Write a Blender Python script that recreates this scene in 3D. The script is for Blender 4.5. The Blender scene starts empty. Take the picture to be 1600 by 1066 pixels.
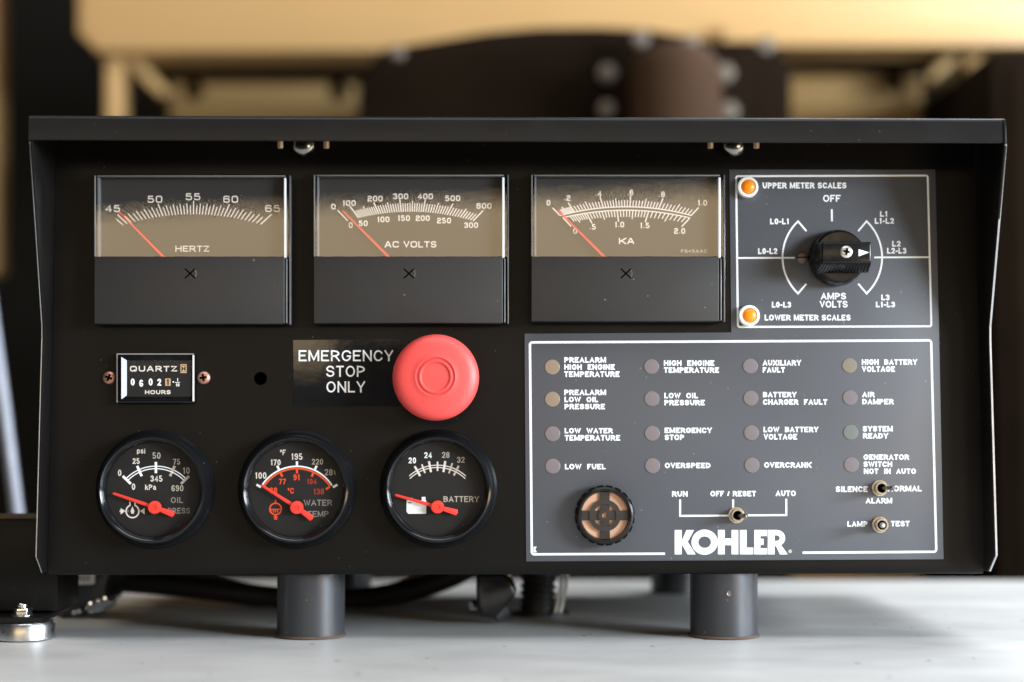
import bpy, bmesh, math, random
from mathutils import Vector, Matrix
random.seed(7)
R = math.radians
scene = bpy.context.scene
col = scene.collection

# ------------------------------------------------------------------ camera
FPX, DIST, CAMZ = 2625.0, 1.05, 0.132
cam_d = bpy.data.cameras.new('camera')
cam = bpy.data.objects.new('camera', cam_d)
col.objects.link(cam)
cam.location = (0, -DIST, CAMZ)
PITCH = math.atan(137 / FPX)
cam.rotation_euler = (R(90) + PITCH, 0, 0)
cam_d.sensor_width = 36
cam_d.lens = FPX / 1600 * 36
cam_d.clip_start, cam_d.clip_end = 0.02, 100
cam_d.dof.use_dof = True
cam_d.dof.focus_distance = 1.042
cam_d.dof.aperture_fstop = 2.5
scene.camera = cam
CAM = Vector((0, -DIST, CAMZ))
CAMROT = Matrix.Rotation(R(90) + PITCH, 3, 'X')

# ------------------------------------------------------------------ world, lamps, exposure
world = bpy.data.worlds.new('World'); scene.world = world; world.use_nodes = True
bg = world.node_tree.nodes['Background']
bg.inputs[0].default_value = (0.95, 0.97, 1.0, 1); bg.inputs[1].default_value = 0.03
scene.view_settings.view_transform = 'Standard'
scene.view_settings.look = 'None'
scene.view_settings.exposure = 0
scene.view_settings.gamma = 1

def lamp(name, loc, target, sx, sy, power, color, roll=0):
    d = bpy.data.lights.new(name, 'AREA'); d.shape = 'RECTANGLE'; d.size = sx; d.size_y = sy
    d.energy = power; d.color = color
    o = bpy.data.objects.new(name, d); col.objects.link(o)
    o.location = loc
    o.rotation_euler = (Vector(target) - Vector(loc)).to_track_quat('-Z', 'Y').to_euler()
    if roll: o.rotation_euler.y += math.radians(roll)
    return o
lamp('key_lamp', (2.85, -1.75, 0.72), (0.05, 0, 0.16), 1.25, 0.8, 200, (0.82, 0.915, 1.0))
lamp('overhead_lamp', (0.15, -0.75, 1.9), (-0.1, 0.05, 0.0), 1.6, 1.0, 25, (0.95, 0.97, 1.0))
lamp('side_lamp', (0.9, 0.75, 1.25), (0.3, 0.10, 0.0), 1.5, 1.0, 26, (0.88, 0.94, 1.0))
lamp('low_side_fill', (2.3, -0.12, 0.55), (0.0, 0.08, 0.0), 1.0, 0.7, 62, (0.86, 0.93, 1.0))  # added fill to brighten the deck under the panel
lamp('warm_lamp', (1.45, -1.8, -0.12), (0.05, 0, 0.15), 0.8, 0.35, 10, (1.0, 0.70, 0.42))
lamp('yard_glow', (-0.10, -3.0, 0.70), (-0.10, 0, 0.70), 2.4, 0.28, 12, (1.0, 0.74, 0.43), -2.5)  # added strip standing in for sunlit ground, mirrored in the meter glass
lamp('low_yard_glow', (-0.75, -3.0, 0.50), (-0.75, 0, 0.50), 0.85, 0.12, 1.1, (1.0, 0.76, 0.46))  # second added strip, gives the stop label its ground reflection at left
lamp('rear_fill', (-1.2, 0.2, 1.6), (-0.4, 1.3, 0.6), 0.9, 0.6, 8, (1.0, 0.84, 0.62))  # added fill to brighten the machinery behind, no known source

# ------------------------------------------------------------------ mapping between photograph pixels and places
def ray(px, py):
    return (CAMROT @ Vector(((px - 800) / FPX, (533 - py) / FPX, -1))).normalized()
def at(px, py, Y):
    d = ray(px, py); return CAM + d * ((Y - CAM.y) / d.y)
ROOT_M = Matrix.Rotation(R(1.1), 4, 'Z') @ Matrix.Rotation(R(-1.5), 4, 'X')
ROOT_I = ROOT_M.inverted()
CAM_L = ROOT_I @ CAM
def L(px, py, h=0.0):
    """point of the photograph on the plane h metres in front of the panel, panel coordinates"""
    d = ROOT_I.to_3x3() @ ray(px, py)
    return CAM_L + d * ((-h - CAM_L.y) / d.y)
K = DIST / FPX

# ------------------------------------------------------------------ materials
MATS = {}
def principled(name, base, rough=0.5, metal=0.0, spec=0.5, coat=0.0, emit=None):
    m = bpy.data.materials.new(name); m.use_nodes = True
    b = m.node_tree.nodes['Principled BSDF']
    b.inputs['Base Color'].default_value = (*base, 1)
    b.inputs['Roughness'].default_value = rough
    b.inputs['Metallic'].default_value = metal
    b.inputs['Specular IOR Level'].default_value = spec
    b.inputs['Coat Weight'].default_value = coat
    MATS[name] = m
    return m
def surface(name, base, rough=0.5, metal=0.0, spec=0.5, mottle=0.15, scale=30, dust=0.0, dust_scale=900, bump=0.0, bump_scale=900,
            dust_col=(0.35, 0.33, 0.31), rough_var=0.12, second=None, second_amount=0.5):
    m = principled(name, base, rough, metal, spec)
    nt = m.node_tree; N = nt.nodes; b = N['Principled BSDF']
    tc = N.new('ShaderNodeTexCoord')
    n1 = N.new('ShaderNodeTexNoise'); n1.inputs['Scale'].default_value = scale; n1.inputs['Detail'].default_value = 6
    nt.links.new(tc.outputs['Object'], n1.inputs['Vector'])
    mix = N.new('ShaderNodeMix'); mix.data_type = 'RGBA'
    lo = tuple(c * (1 - mottle) for c in base); hi = tuple(min(1, c * (1 + mottle)) for c in base)
    mix.inputs[6].default_value = (*lo, 1); mix.inputs[7].default_value = (*(second or hi), 1)
    if second:
        r = N.new('ShaderNodeValToRGB'); r.color_ramp.elements[0].position = 0.5; r.color_ramp.elements[1].position = 0.5 + second_amount * 0.4
        nt.links.new(n1.outputs['Fac'], r.inputs[0]); nt.links.new(r.outputs[0], mix.inputs[0])
    else:
        nt.links.new(n1.outputs['Fac'], mix.inputs[0])
    out = mix.outputs[2]
    mr = N.new('ShaderNodeMapRange')
    mr.inputs[3].default_value = max(0.02, rough - rough_var); mr.inputs[4].default_value = min(1, rough + rough_var)
    n3 = N.new('ShaderNodeTexNoise'); n3.inputs['Scale'].default_value = scale * 2.3; n3.inputs['Detail'].default_value = 5
    nt.links.new(tc.outputs['Object'], n3.inputs['Vector'])
    nt.links.new(n3.outputs['Fac'], mr.inputs[0]); nt.links.new(mr.outputs[0], b.inputs['Roughness'])
    if dust > 0:
        v = N.new('ShaderNodeTexVoronoi'); v.inputs['Scale'].default_value = dust_scale * 0.16; v.inputs['Randomness'].default_value = 1
        nt.links.new(tc.outputs['Object'], v.inputs['Vector'])
        wn = N.new('ShaderNodeSeparateColor'); nt.links.new(v.outputs['Color'], wn.inputs[0])
        pw = N.new('ShaderNodeMath'); pw.operation = 'POWER'; pw.inputs[1].default_value = 9; nt.links.new(wn.outputs[0], pw.inputs[0])
        sz = N.new('ShaderNodeMath'); sz.operation = 'MULTIPLY'; sz.inputs[1].default_value = 0.15; nt.links.new(pw.outputs[0], sz.inputs[0])
        lt = N.new('ShaderNodeMath'); lt.operation = 'LESS_THAN'; nt.links.new(v.outputs['Distance'], lt.inputs[0]); nt.links.new(sz.outputs[0], lt.inputs[1])
        mu = N.new('ShaderNodeMath'); mu.operation = 'MULTIPLY'; mu.inputs[1].default_value = dust; nt.links.new(lt.outputs[0], mu.inputs[0])
        mx = N.new('ShaderNodeMix'); mx.data_type = 'RGBA'; mx.inputs[7].default_value = (*dust_col, 1)
        nt.links.new(mu.outputs[0], mx.inputs[0]); nt.links.new(out, mx.inputs[6]); out = mx.outputs[2]
    nt.links.new(out, b.inputs['Base Color'])
    if bump > 0:
        n2 = N.new('ShaderNodeTexNoise'); n2.inputs['Scale'].default_value = bump_scale; n2.inputs['Detail'].default_value = 3
        nt.links.new(tc.outputs['Object'], n2.inputs['Vector'])
        bp = N.new('ShaderNodeBump'); bp.inputs['Strength'].default_value = bump; bp.inputs['Distance'].default_value = 0.0005
        nt.links.new(n2.outputs['Fac'], bp.inputs['Height']); nt.links.new(bp.outputs['Normal'], b.inputs['Normal'])
    return m
def glass(name, ior=1.5, rough=0.0, tint=(1, 1, 1), bump=0.0, bump_scale=40):
    """thin clear pane: mirror reflection by Fresnel over a see-through body"""
    m = bpy.data.materials.new(name); m.use_nodes = True
    nt = m.node_tree; N = nt.nodes; N.remove(N['Principled BSDF'])
    fr = N.new('ShaderNodeFresnel')      # a thin pane reflects alike from both sides
    ge = N.new('ShaderNodeNewGeometry'); io = N.new('ShaderNodeMapRange')
    io.inputs[3].default_value = ior; io.inputs[4].default_value = 1 / ior
    nt.links.new(ge.outputs['Backfacing'], io.inputs[0]); nt.links.new(io.outputs[0], fr.inputs[0])
    tr = N.new('ShaderNodeBsdfTransparent'); tr.inputs[0].default_value = (*tint, 1)
    gl = N.new('ShaderNodeBsdfGlossy'); gl.inputs['Roughness'].default_value = rough
    if bump:
        tc = N.new('ShaderNodeTexCoord'); nz = N.new('ShaderNodeTexNoise'); nz.inputs['Scale'].default_value = bump_scale; nz.inputs['Detail'].default_value = 3
        bp = N.new('ShaderNodeBump'); bp.inputs['Strength'].default_value = bump; bp.inputs['Distance'].default_value = 0.0006
        nt.links.new(tc.outputs['Object'], nz.inputs[0]); nt.links.new(nz.outputs['Fac'], bp.inputs['Height']); nt.links.new(bp.outputs[0], gl.inputs['Normal'])
    mx = N.new('ShaderNodeMixShader')
    nt.links.new(fr.outputs[0], mx.inputs[0]); nt.links.new(tr.outputs[0], mx.inputs[1]); nt.links.new(gl.outputs[0], mx.inputs[2])
    nt.links.new(mx.outputs[0], N['Material Output'].inputs[0])
    MATS[name] = m
    return m
M = MATS
surface('black_paint', (0.0072, 0.0066, 0.0061), 0.40, spec=0.15, mottle=0.2, scale=5, second=(0.016, 0.0142, 0.0128), second_amount=0.7, dust=0.13, dust_scale=1800, bump=0.07, bump_scale=700, rough_var=.06)
surface('hood_paint', (0.009, 0.009, 0.0095), 0.34, spec=0.26, mottle=0.25, scale=14, dust=0.22, dust_scale=1500, bump=0.08, bump_scale=700)
surface('edge_glint', (0.55, 0.56, 0.58), 0.35, metal=0.6, mottle=0.3, scale=60)  # pale colour stands for light caught by the painted edges
surface('legend_film', (0.086, 0.092, 0.105), 0.42, spec=0.4, mottle=0.07, scale=9, dust=0.22, dust_scale=1700, dust_col=(0.6, 0.62, 0.65), bump=0.04, bump_scale=1200)
surface('print_white', (0.86, 0.89, 0.91), 0.55, spec=0.3, mottle=0.06, scale=300)
surface('print_cream', (0.72, 0.66, 0.60), 0.55, spec=0.3, mottle=0.08, scale=300)
surface('print_grey', (0.24, 0.23, 0.21), 0.6, spec=0.3, mottle=0.1, scale=200)  # on the gauges, dimming by glass reflection is put into this colour
surface('print_mid', (0.46, 0.42, 0.36), 0.6, spec=0.3, mottle=0.1, scale=200)  # right-hand gauge marks too, their dimming under glass put into the colour
surface('print_red', (0.78, 0.075, 0.02), 0.55, spec=0.3, mottle=0.06, scale=200)
surface('print_red_dimmed', (0.36, 0.035, 0.015), 0.55, spec=0.3, mottle=0.06, scale=200)  # right-hand numerals of print_red, dimming under the glass put into the colour
surface('needle_red', (0.86, 0.045, 0.03), 0.4, mottle=0.06, scale=200)
surface('dial_black', (0.013, 0.0125, 0.012), 0.6, spec=0.3, mottle=0.12, scale=40, dust=0.3, dust_scale=800)
surface('meter_dial', (0.03, 0.029, 0.028), 0.6, spec=0.3, mottle=0.12, scale=30)
surface('meter_cover', (0.022, 0.021, 0.021), 0.5, spec=0.5, mottle=0.08, scale=20, dust=0.4, dust_scale=1400)
surface('black_plastic', (0.008, 0.008, 0.0085), 0.25, spec=0.3, mottle=0.2, scale=80, dust=0.25, dust_scale=900)
surface('bezel_black', (0.006, 0.0065, 0.0075), 0.14, spec=0.42, mottle=0.2, scale=60, dust=0.4, dust_scale=800)
surface('acrylic_glint', (0.88, 0.90, 0.92), 0.2, mottle=0.05, scale=100)  # white stands for light reflected inside the clear cover wall
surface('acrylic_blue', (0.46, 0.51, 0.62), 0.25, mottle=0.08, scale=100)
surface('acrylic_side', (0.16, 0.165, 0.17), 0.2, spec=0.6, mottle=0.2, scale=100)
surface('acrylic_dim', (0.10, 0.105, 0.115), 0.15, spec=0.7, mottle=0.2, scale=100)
surface('stop_red', (0.80, 0.078, 0.070), 0.46, spec=0.5, mottle=0.05, scale=50, bump=0.08, bump_scale=1500, dust=0.25, dust_scale=1100, dust_col=(0.5, 0.2, 0.18))
surface('lamp_white', (0.86, 0.85, 0.80), 0.35, mottle=0.03, scale=100)
surface('lamp_orange', (0.95, 0.27, 0.004), 0.3, mottle=0.05, scale=60)
surface('steel_zinc', (0.72, 0.73, 0.74), 0.16, metal=1.0, mottle=0.1, scale=90)
surface('brushed_zinc', (0.62, 0.63, 0.64), 0.30, metal=1.0, mottle=0.15, scale=90)
surface('screw_zinc', (0.72, 0.72, 0.68), 0.32, metal=0.75, mottle=0.15, scale=250)
surface('screw_copper', (0.48, 0.24, 0.18), 0.42, metal=0.7, mottle=0.2, scale=250)
surface('screw_dull', (0.22, 0.18, 0.15), 0.45, metal=0.6, mottle=0.3, scale=250)
surface('brass_nickel', (0.60, 0.50, 0.37), 0.3, metal=0.6, mottle=0.2, scale=300)
surface('dark_chrome', (0.30, 0.28, 0.25), 0.2, metal=1.0, mottle=0.2, scale=300)
surface('grille_grey', (0.030, 0.026, 0.025), 0.35, mottle=0.2, scale=80)
surface('copper_disc', (0.66, 0.39, 0.26), 0.5, metal=0.15, mottle=0.12, scale=120)
surface('tan_pin', (0.62, 0.45, 0.28), 0.4, metal=0.4, mottle=0.1, scale=200)
surface('post_paint', (0.036, 0.038, 0.043), 0.34, spec=0.5, mottle=0.12, scale=30, dust=0.4, dust_scale=900, dust_col=(0.3, 0.2, 0.13))
surface('rust', (0.10, 0.062, 0.040), 0.8, mottle=0.4, scale=160)
surface('rubber', (0.020, 0.0185, 0.017), 0.5, spec=0.4, mottle=0.3, scale=60)
surface('gloss_plastic', (0.010, 0.011, 0.012), 0.16, spec=0.55, mottle=0.2, scale=60)
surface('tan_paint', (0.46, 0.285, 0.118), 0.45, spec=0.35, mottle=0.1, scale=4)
surface('tan_shaded', (0.42, 0.275, 0.115), 0.5, spec=0.3, mottle=0.2, scale=6)  # duller copy of tan_paint, the shade behind put into the colour
surface('engine_black', (0.0095, 0.0060, 0.0036), 0.9, spec=0.02, mottle=0.4, scale=9)
surface('exhaust_brown', (0.042, 0.022, 0.012), 0.8, spec=0.1, mottle=0.3, scale=14)
surface('bolt_dull', (0.115, 0.092, 0.068), 0.6, metal=0.1, mottle=0.2, scale=60)
surface('wall_dark', (0.016, 0.014, 0.011), 0.8, spec=0.2, mottle=0.4, scale=1.6)
surface('floor_dark', (0.05, 0.045, 0.04), 0.8, spec=0.2, mottle=0.3, scale=3)
surface('silver_pipe', (0.38, 0.41, 0.48), 0.4, metal=0.7, mottle=0.1, scale=20)
surface('dusty_top', (0.075, 0.05, 0.03), 0.8, mottle=0.3, scale=60)
surface('paper_white', (0.75, 0.74, 0.71), 0.6, mottle=0.05, scale=60)
surface('label_film', (0.009, 0.009, 0.010), 0.06, spec=0.5, mottle=0.1, scale=60, rough_var=0.03, bump=0.13, bump_scale=48)
def window_mat(name, c):
    surface(name, c, 0.35, spec=0.45, mottle=0.05, scale=90)
window_mat('window_pink', (0.180, 0.152, 0.158)); window_mat('window_mauve', (0.178, 0.156, 0.165))
window_mat('window_amber', (0.25, 0.195, 0.14)); window_mat('window_pale', (0.215, 0.185, 0.150)); window_mat('window_green', (0.150, 0.172, 0.162))
glass('meter_glass', 1.62, bump=0.07, bump_scale=18); glass('gauge_glass', 1.35); glass('hour_glass', 1.14)
principled('hole_dark', (0.002, 0.002, 0.002), 0.9, spec=0.0)

# deck: grey painted steel plate with scuffs, smears and grit
def deck_mat():
    m = principled('deck_paint', (0.42, 0.43, 0.44), 0.45, spec=0.5)
    nt = m.node_tree; N = nt.nodes; b = N['Principled BSDF']; lk = nt.links.new
    tc = N.new('ShaderNodeTexCoord')
    mp = N.new('ShaderNodeMapping'); mp.inputs['Scale'].default_value = (1, 2.2, 1); lk(tc.outputs['Object'], mp.inputs[0])
    a = N.new('ShaderNodeTexNoise'); a.inputs['Scale'].default_value = 9; a.inputs['Detail'].default_value = 8; a.inputs['Roughness'].default_value = 0.62
    lk(mp.outputs[0], a.inputs[0])
    r = N.new('ShaderNodeValToRGB'); r.color_ramp.elements[0].position = 0.34; r.color_ramp.elements[1].position = 0.68
    r.color_ramp.elements[0].color = (0.51, 0.505, 0.49, 1); r.color_ramp.elements[1].color = (0.63, 0.625, 0.61, 1)
    lk(a.outputs['Fac'], r.inputs[0])
    out = r.outputs[0]
    def specks(scale, power, size, colr, amt, out):
        v = N.new('ShaderNodeTexVoronoi'); v.inputs['Scale'].default_value = scale
        lk(tc.outputs['Object'], v.inputs['Vector'])
        s = N.new('ShaderNodeSeparateColor'); lk(v.outputs['Color'], s.inputs[0])
        p = N.new('ShaderNodeMath'); p.operation = 'POWER'; p.inputs[1].default_value = power; lk(s.outputs[1], p.inputs[0])
        q = N.new('ShaderNodeMath'); q.operation = 'MULTIPLY'; q.inputs[1].default_value = size; lk(p.outputs[0], q.inputs[0])
        l = N.new('ShaderNodeMath'); l.operation = 'LESS_THAN'; lk(v.outputs['Distance'], l.inputs[0]); lk(q.outputs[0], l.inputs[1])
        u = N.new('ShaderNodeMath'); u.operation = 'MULTIPLY'; u.inputs[1].default_value = amt; lk(l.outputs[0], u.inputs[0])
        x = N.new('ShaderNodeMix'); x.data_type = 'RGBA'; x.inputs[7].default_value = (*colr, 1)
        lk(u.outputs[0], x.inputs[0]); lk(out, x.inputs[6]); return x.outputs[2]
    out = specks(95, 9, 0.20, (0.10, 0.085, 0.06), 0.8, out)
    out = specks(140, 9, 0.17, (0.75, 0.75, 0.72), 0.7, out)
    lk(out, b.inputs['Base Color'])
    mr = N.new('ShaderNodeMapRange'); mr.inputs[3].default_value = 0.30; mr.inputs[4].default_value = 0.55
    lk(a.outputs['Fac'], mr.inputs[0]); lk(mr.outputs[0], b.inputs['Roughness'])
    g = N.new('ShaderNodeTexNoise'); g.inputs['Scale'].default_value = 300; g.inputs['Detail'].default_value = 4; lk(tc.outputs['Object'], g.inputs[0])
    bp = N.new('ShaderNodeBump'); bp.inputs['Strength'].default_value = 0.15; bp.inputs['Distance'].default_value = 0.0006
    lk(g.outputs['Fac'], bp.inputs['Height']); lk(bp.outputs['Normal'], b.inputs['Normal'])
deck_mat()

# ------------------------------------------------------------------ mesh builder
class MB:
    def __init__(s): s.v = []; s.f = []
    def add(s, pts, faces):
        b = len(s.v); s.v += [tuple(p) for p in pts]; s.f += [[b + i for i in f] for f in faces]
        return s
    def box(s, a, b):
        x0, y0, z0 = a; x1, y1, z1 = b
        return s.add([(x0,y0,z0),(x1,y0,z0),(x1,y1,z0),(x0,y1,z0),(x0,y0,z1),(x1,y0,z1),(x1,y1,z1),(x0,y1,z1)],
                     [(0,3,2,1),(4,5,6,7),(0,1,5,4),(1,2,6,5),(2,3,7,6),(3,0,4,7)])
    def extrude(s, pts, vec):
        """closed polygon (list of Vectors) swept along vec, capped"""
        n = len(pts); vec = Vector(vec)
        return s.add(list(pts) + [Vector(p) + vec for p in pts],
                     [list(range(n))[::-1], list(range(n, 2 * n))] + [(i, (i + 1) % n, n + (i + 1) % n, n + i) for i in range(n)])
    def lathe(s, prof, c=(0, 0, 0), n=48, cap=True):
        """profile (radius, height) turned round an axis that runs towards the viewer (-Y)"""
        c = Vector(c); pts = []; fs = []
        for r, h in prof:
            for i in range(n):
                a = 2 * math.pi * i / n
                pts.append(c + Vector((r * math.cos(a), -h, r * math.sin(a))))
        for j in range(len(prof) - 1):
            for i in range(n):
                k = (i + 1) % n
                fs.append((j * n + i, j * n + k, (j + 1) * n + k, (j + 1) * n + i))
        if cap: fs.append(list(range((len(prof) - 1) * n, len(prof) * n)))
        return s.add(pts, fs)
    def turn(s, prof, c=(0, 0, 0), n=40, caps=(True, True)):
        """profile (radius, z) turned round a vertical axis"""
        c = Vector(c); pts = []; fs = []
        for r, h in prof:
            for i in range(n):
                a = 2 * math.pi * i / n
                pts.append(c + Vector((r * math.cos(a), r * math.sin(a), h)))
        for j in range(len(prof) - 1):
            for i in range(n):
                k = (i + 1) % n
                fs.append((j * n + i, j * n + k, (j + 1) * n + k, (j + 1) * n + i))
        if caps[0]: fs.append(list(range(n))[::-1])
        if caps[1]: fs.append(list(range((len(prof) - 1) * n, len(prof) * n)))
        return s.add(pts, fs)
    def tube(s, path, rad, n=14, cap=True):
        path = [Vector(p) for p in path]
        rads = rad if isinstance(rad, (list, tuple)) else [rad] * len(path)
        pts = []; fs = []; up = None
        for i, p in enumerate(path):
            t = (path[min(i + 1, len(path) - 1)] - path[max(i - 1, 0)]).normalized()
            if up is None:
                up = t.orthogonal().normalized()
            up = (up - t * up.dot(t)).normalized(); sd = t.cross(up)
            for k in range(n):
                a = 2 * math.pi * k / n
                pts.append(p + (up * math.cos(a) + sd * math.sin(a)) * rads[i])
        for j in range(len(path) - 1):
            for k in range(n):
                q = (k + 1) % n
                fs.append((j * n + k, j * n + q, (j + 1) * n + q, (j + 1) * n + k))
        if cap:
            fs.append(list(range(n))[::-1]); fs.append(list(range((len(path) - 1) * n, len(path) * n)))
        return s.add(pts, fs)
    def build(s, name, mat, parent=None, loc=None, bevel=0, segs=2, smooth=35, inset_angle=50, to_viewer=False):
        me = bpy.data.meshes.new(name)
        me.from_pydata(s.v, [], s.f)
        bm = bmesh.new(); bm.from_mesh(me)
        bmesh.ops.recalc_face_normals(bm, faces=bm.faces)
        if to_viewer:                       # open panes and print: outer side towards the viewer
            bmesh.ops.reverse_faces(bm, faces=[f for f in bm.faces if f.normal.y > 0])
        if bevel:
            es = [e for e in bm.edges if len(e.link_faces) == 2 and e.calc_face_angle(0) > R(inset_angle)]
            bmesh.ops.bevel(bm, geom=es, offset=bevel, segments=segs, profile=0.5, affect='EDGES', clamp_overlap=True)
        bm.to_mesh(me); bm.free()
        for p in me.polygons: p.use_smooth = True
        me.set_sharp_from_angle(angle=R(smooth))
        me.materials.append(M[mat])
        o = bpy.data.objects.new(name, me); col.objects.link(o)
        if parent is not None: o.parent = parent
        if loc is not None: o.location = loc
        return o
def tag(o, label=None, cat=None, group=None, kind=None):
    if label: o['label'] = label
    if cat: o['category'] = cat
    if group: o['group'] = group
    if kind: o['kind'] = kind
    return o
def empty(name, loc=(0, 0, 0)):
    o = bpy.data.objects.new(name, None); col.objects.link(o); o.location = loc; o.empty_display_size = 0.05
    return o
def prism(mb, px, h0, h1):
    """outline given in photograph pixels at height h1 over the panel, straight down to h0"""
    top = [L(x, y, h1) for x, y in px]
    mb.extrude(top, (0, h1 - h0, 0)); return mb
def rect(x0, y0, x1, y1): return [(x0, y0), (x1, y0), (x1, y1), (x0, y1)]

# ------------------------------------------------------------------ print: strokes and a stroke lettering of my own
def rounded(pts, rad, closed):
    """pts: (x, y, round?) -> polyline with rounded corners"""
    n = len(pts); out = []
    for i, p in enumerate(pts):
        c = Vector(p[:2])
        if len(p) < 3 or (not closed and i in (0, n - 1)):
            out.append(c); continue
        a = Vector(pts[i - 1][:2]); b = Vector(pts[(i + 1) % n][:2])
        fa = len(pts[i - 1]) > 2 and (closed or i - 1 > 0)
        fb = len(pts[(i + 1) % n]) > 2 and (closed or i + 1 < n - 1)
        la, lb = (a - c).length, (b - c).length
        ra = min(rad, la * (0.5 if fa else 1)); rb = min(rad, lb * (0.5 if fb else 1))
        A = (a - c).normalized() * ra; B = (b - c).normalized() * rb
        for k in range(6):
            t = math.pi / 2 * k / 5
            out.append(c + A * (1 - math.sin(t)) + B * (1 - math.cos(t)))
    res = [out[0]]
    for q in out[1:]:
        if (q - res[-1]).length > 1e-4: res.append(q)
    if closed and (res[0] - res[-1]).length < 1e-4: res.pop()
    return res
O1 = [(0,0,1),(1,0,1),(1,1,1),(0,1,1),'c']
GL = {
 'A': (.74, [[(0,0),(.5,1),(1,0)], [(.2,.3),(.8,.3)]]),
 'B': (.70, [[(0,0),(0,1),(.94,1,1),(.94,.53,1),(0,.53)], [(0,.53),(1,.53,1),(1,0,1),(0,0)]]),
 'C': (.72, [[(1,.70),(1,1,1),(0,1,1),(0,0,1),(1,0,1),(1,.30)]]),
 'D': (.72, [[(0,0),(0,1),(1,1,1),(1,0,1),'c']]),
 'E': (.64, [[(1,1),(0,1),(0,0),(1,0)], [(0,.52),(.93,.52)]]),
 'F': (.60, [[(1,1),(0,1),(0,0)], [(0,.50),(.88,.50)]]),
 'G': (.76, [[(1,.72),(1,1,1),(0,1,1),(0,0,1),(1,0,1),(1,.46),(.56,.46)]]),
 'H': (.72, [[(0,0),(0,1)], [(1,0),(1,1)], [(0,.52),(1,.52)]]),
 'I': (.26, [[(.5,0),(.5,1)]]),
 'K': (.73, [[(0,0),(0,1)], [(1,1),(.02,.34)], [(.36,.58),(1,0)]]),
 'L': (.58, [[(0,1),(0,0),(1,0)]]),
 'M': (.86, [[(0,0),(0,1)], [(1,0),(1,1)], [(.04,1),(.5,.06),(.96,1)]]),
 'N': (.72, [[(0,0),(0,1)], [(.02,1),(.98,0)], [(1,0),(1,1)]]),
 'O': (.78, [O1]),
 'P': (.67, [[(0,0),(0,1),(1,1,1),(1,.43,1),(0,.43)]]),
 'Q': (.78, [O1, [(.58,.28),(1.02,-.04)]]),
 'R': (.71, [[(0,0),(0,1),(.96,1,1),(.96,.46,1),(0,.46)], [(.5,.46),(1,0)]]),
 'S': (.68, [[(.98,.74),(.98,1,1),(.02,1,1),(.02,.51,1),(1,.51,1),(1,0,1),(0,0,1),(0,.27)]]),
 'T': (.64, [[(0,1),(1,1)], [(.5,1),(.5,0)]]),
 'U': (.72, [[(0,1),(0,0,1),(1,0,1),(1,1)]]),
 'V': (.70, [[(0,1),(.5,0),(1,1)]]),
 'W': (.98, [[(0,1),(.27,0),(.5,.95),(.73,0),(1,1)]]),
 'X': (.70, [[(0,0),(1,1)], [(0,1),(1,0)]]),
 'Y': (.70, [[(0,1),(.5,.42),(1,1)], [(.5,.46),(.5,0)]]),
 'Z': (.66, [[(0,1),(1,1),(0,0),(1,0)]]),
 '0': (.60, [O1]),
 '1': (.42, [[(.1,.74),(.62,.98)], [(.66,1),(.66,0)]]),
 '2': (.60, [[(0,.70),(0,1,1),(1,1,1),(1,.52,1),(0,0),(1,0)]]),
 '3': (.60, [[(0,.75),(0,1,1),(.96,1,1),(.96,.53,1),(.35,.53)], [(.5,.53),(1,.53,1),(1,0,1),(0,0,1),(0,.25)]]),
 '4': (.62, [[(.76,0),(.76,1),(0,.27),(1,.27)]]),
 '5': (.60, [[(.93,1),(.12,1),(.05,.52)], [(.05,.60),(1,.60,1),(1,0,1),(0,0,1),(0,.24)]]),
 '6': (.60, [[(.97,.78),(.97,1,1),(0,1,1),(0,0,1),(1,0,1),(1,.58,1),(0,.58)]]),
 '7': (.58, [[(0,1),(1,1),(.34,0)]]),
 '8': (.60, [[(.05,.53,1),(.05,1,1),(.95,1,1),(.95,.53,1),'c'], [(0,0,1),(1,0,1),(1,.53,1),(0,.53,1),'c']]),
 '9': (.60, [[(.03,.22),(.03,0,1),(1,0,1),(1,1,1),(0,1,1),(0,.42,1),(1,.42)]]),
 'p': (.56, [[(0,-.28),(0,.74)], [(0,0,1),(1,0,1),(1,.72,1),(0,.72,1),'c']]),
 's': (.52, [[(.96,.55),(.96,.72,1),(.02,.72,1),(.02,.37,1),(1,.37,1),(1,0,1),(0,0,1),(0,.19)]]),
 'i': (.22, [[(.5,0),(.5,.74)], [(.5,.86),(.5,1)]]),
 'k': (.56, [[(0,0),(0,1)], [(.95,.74),(.0,.24)], [(.38,.44),(1,0)]]),
 'a': (.58, [[(.04,.54),(.04,.72,1),(.9,.72,1),(.9,0)], [(.9,.42),(0,.42,1),(0,0,1),(.9,0,1),(.9,.2)]]),
 '-': (.36, [[(0,.40),(1,.40)]]),
 '.': (.24, [[(.5,0),(.5,.16)]]),
 '/': (.40, [[(0,-.02),(1,1.02)]]),
 '=': (.60, [[(0,.32),(1,.32)], [(0,.64),(1,.64)]]),
 '°': (.34, [[(0,.64,1),(1,.64,1),(1,1,1),(0,1,1),'c']]),
 ' ': (.30, []),
}
WIDE = {'2': (.60, [[(0,.72),(0,1,1),(1,1,1),(1,.50,1),(0,.50,1),(0,0),(1,0)]]),
        '1': (.34, [[(.1,.80),(.62,1)], [(.66,1),(.66,0)]]),
        'A': (.74, [[(0,0),(.42,1),(.58,1),(1,0)], [(.2,.3),(.8,.3)]])}
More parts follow.
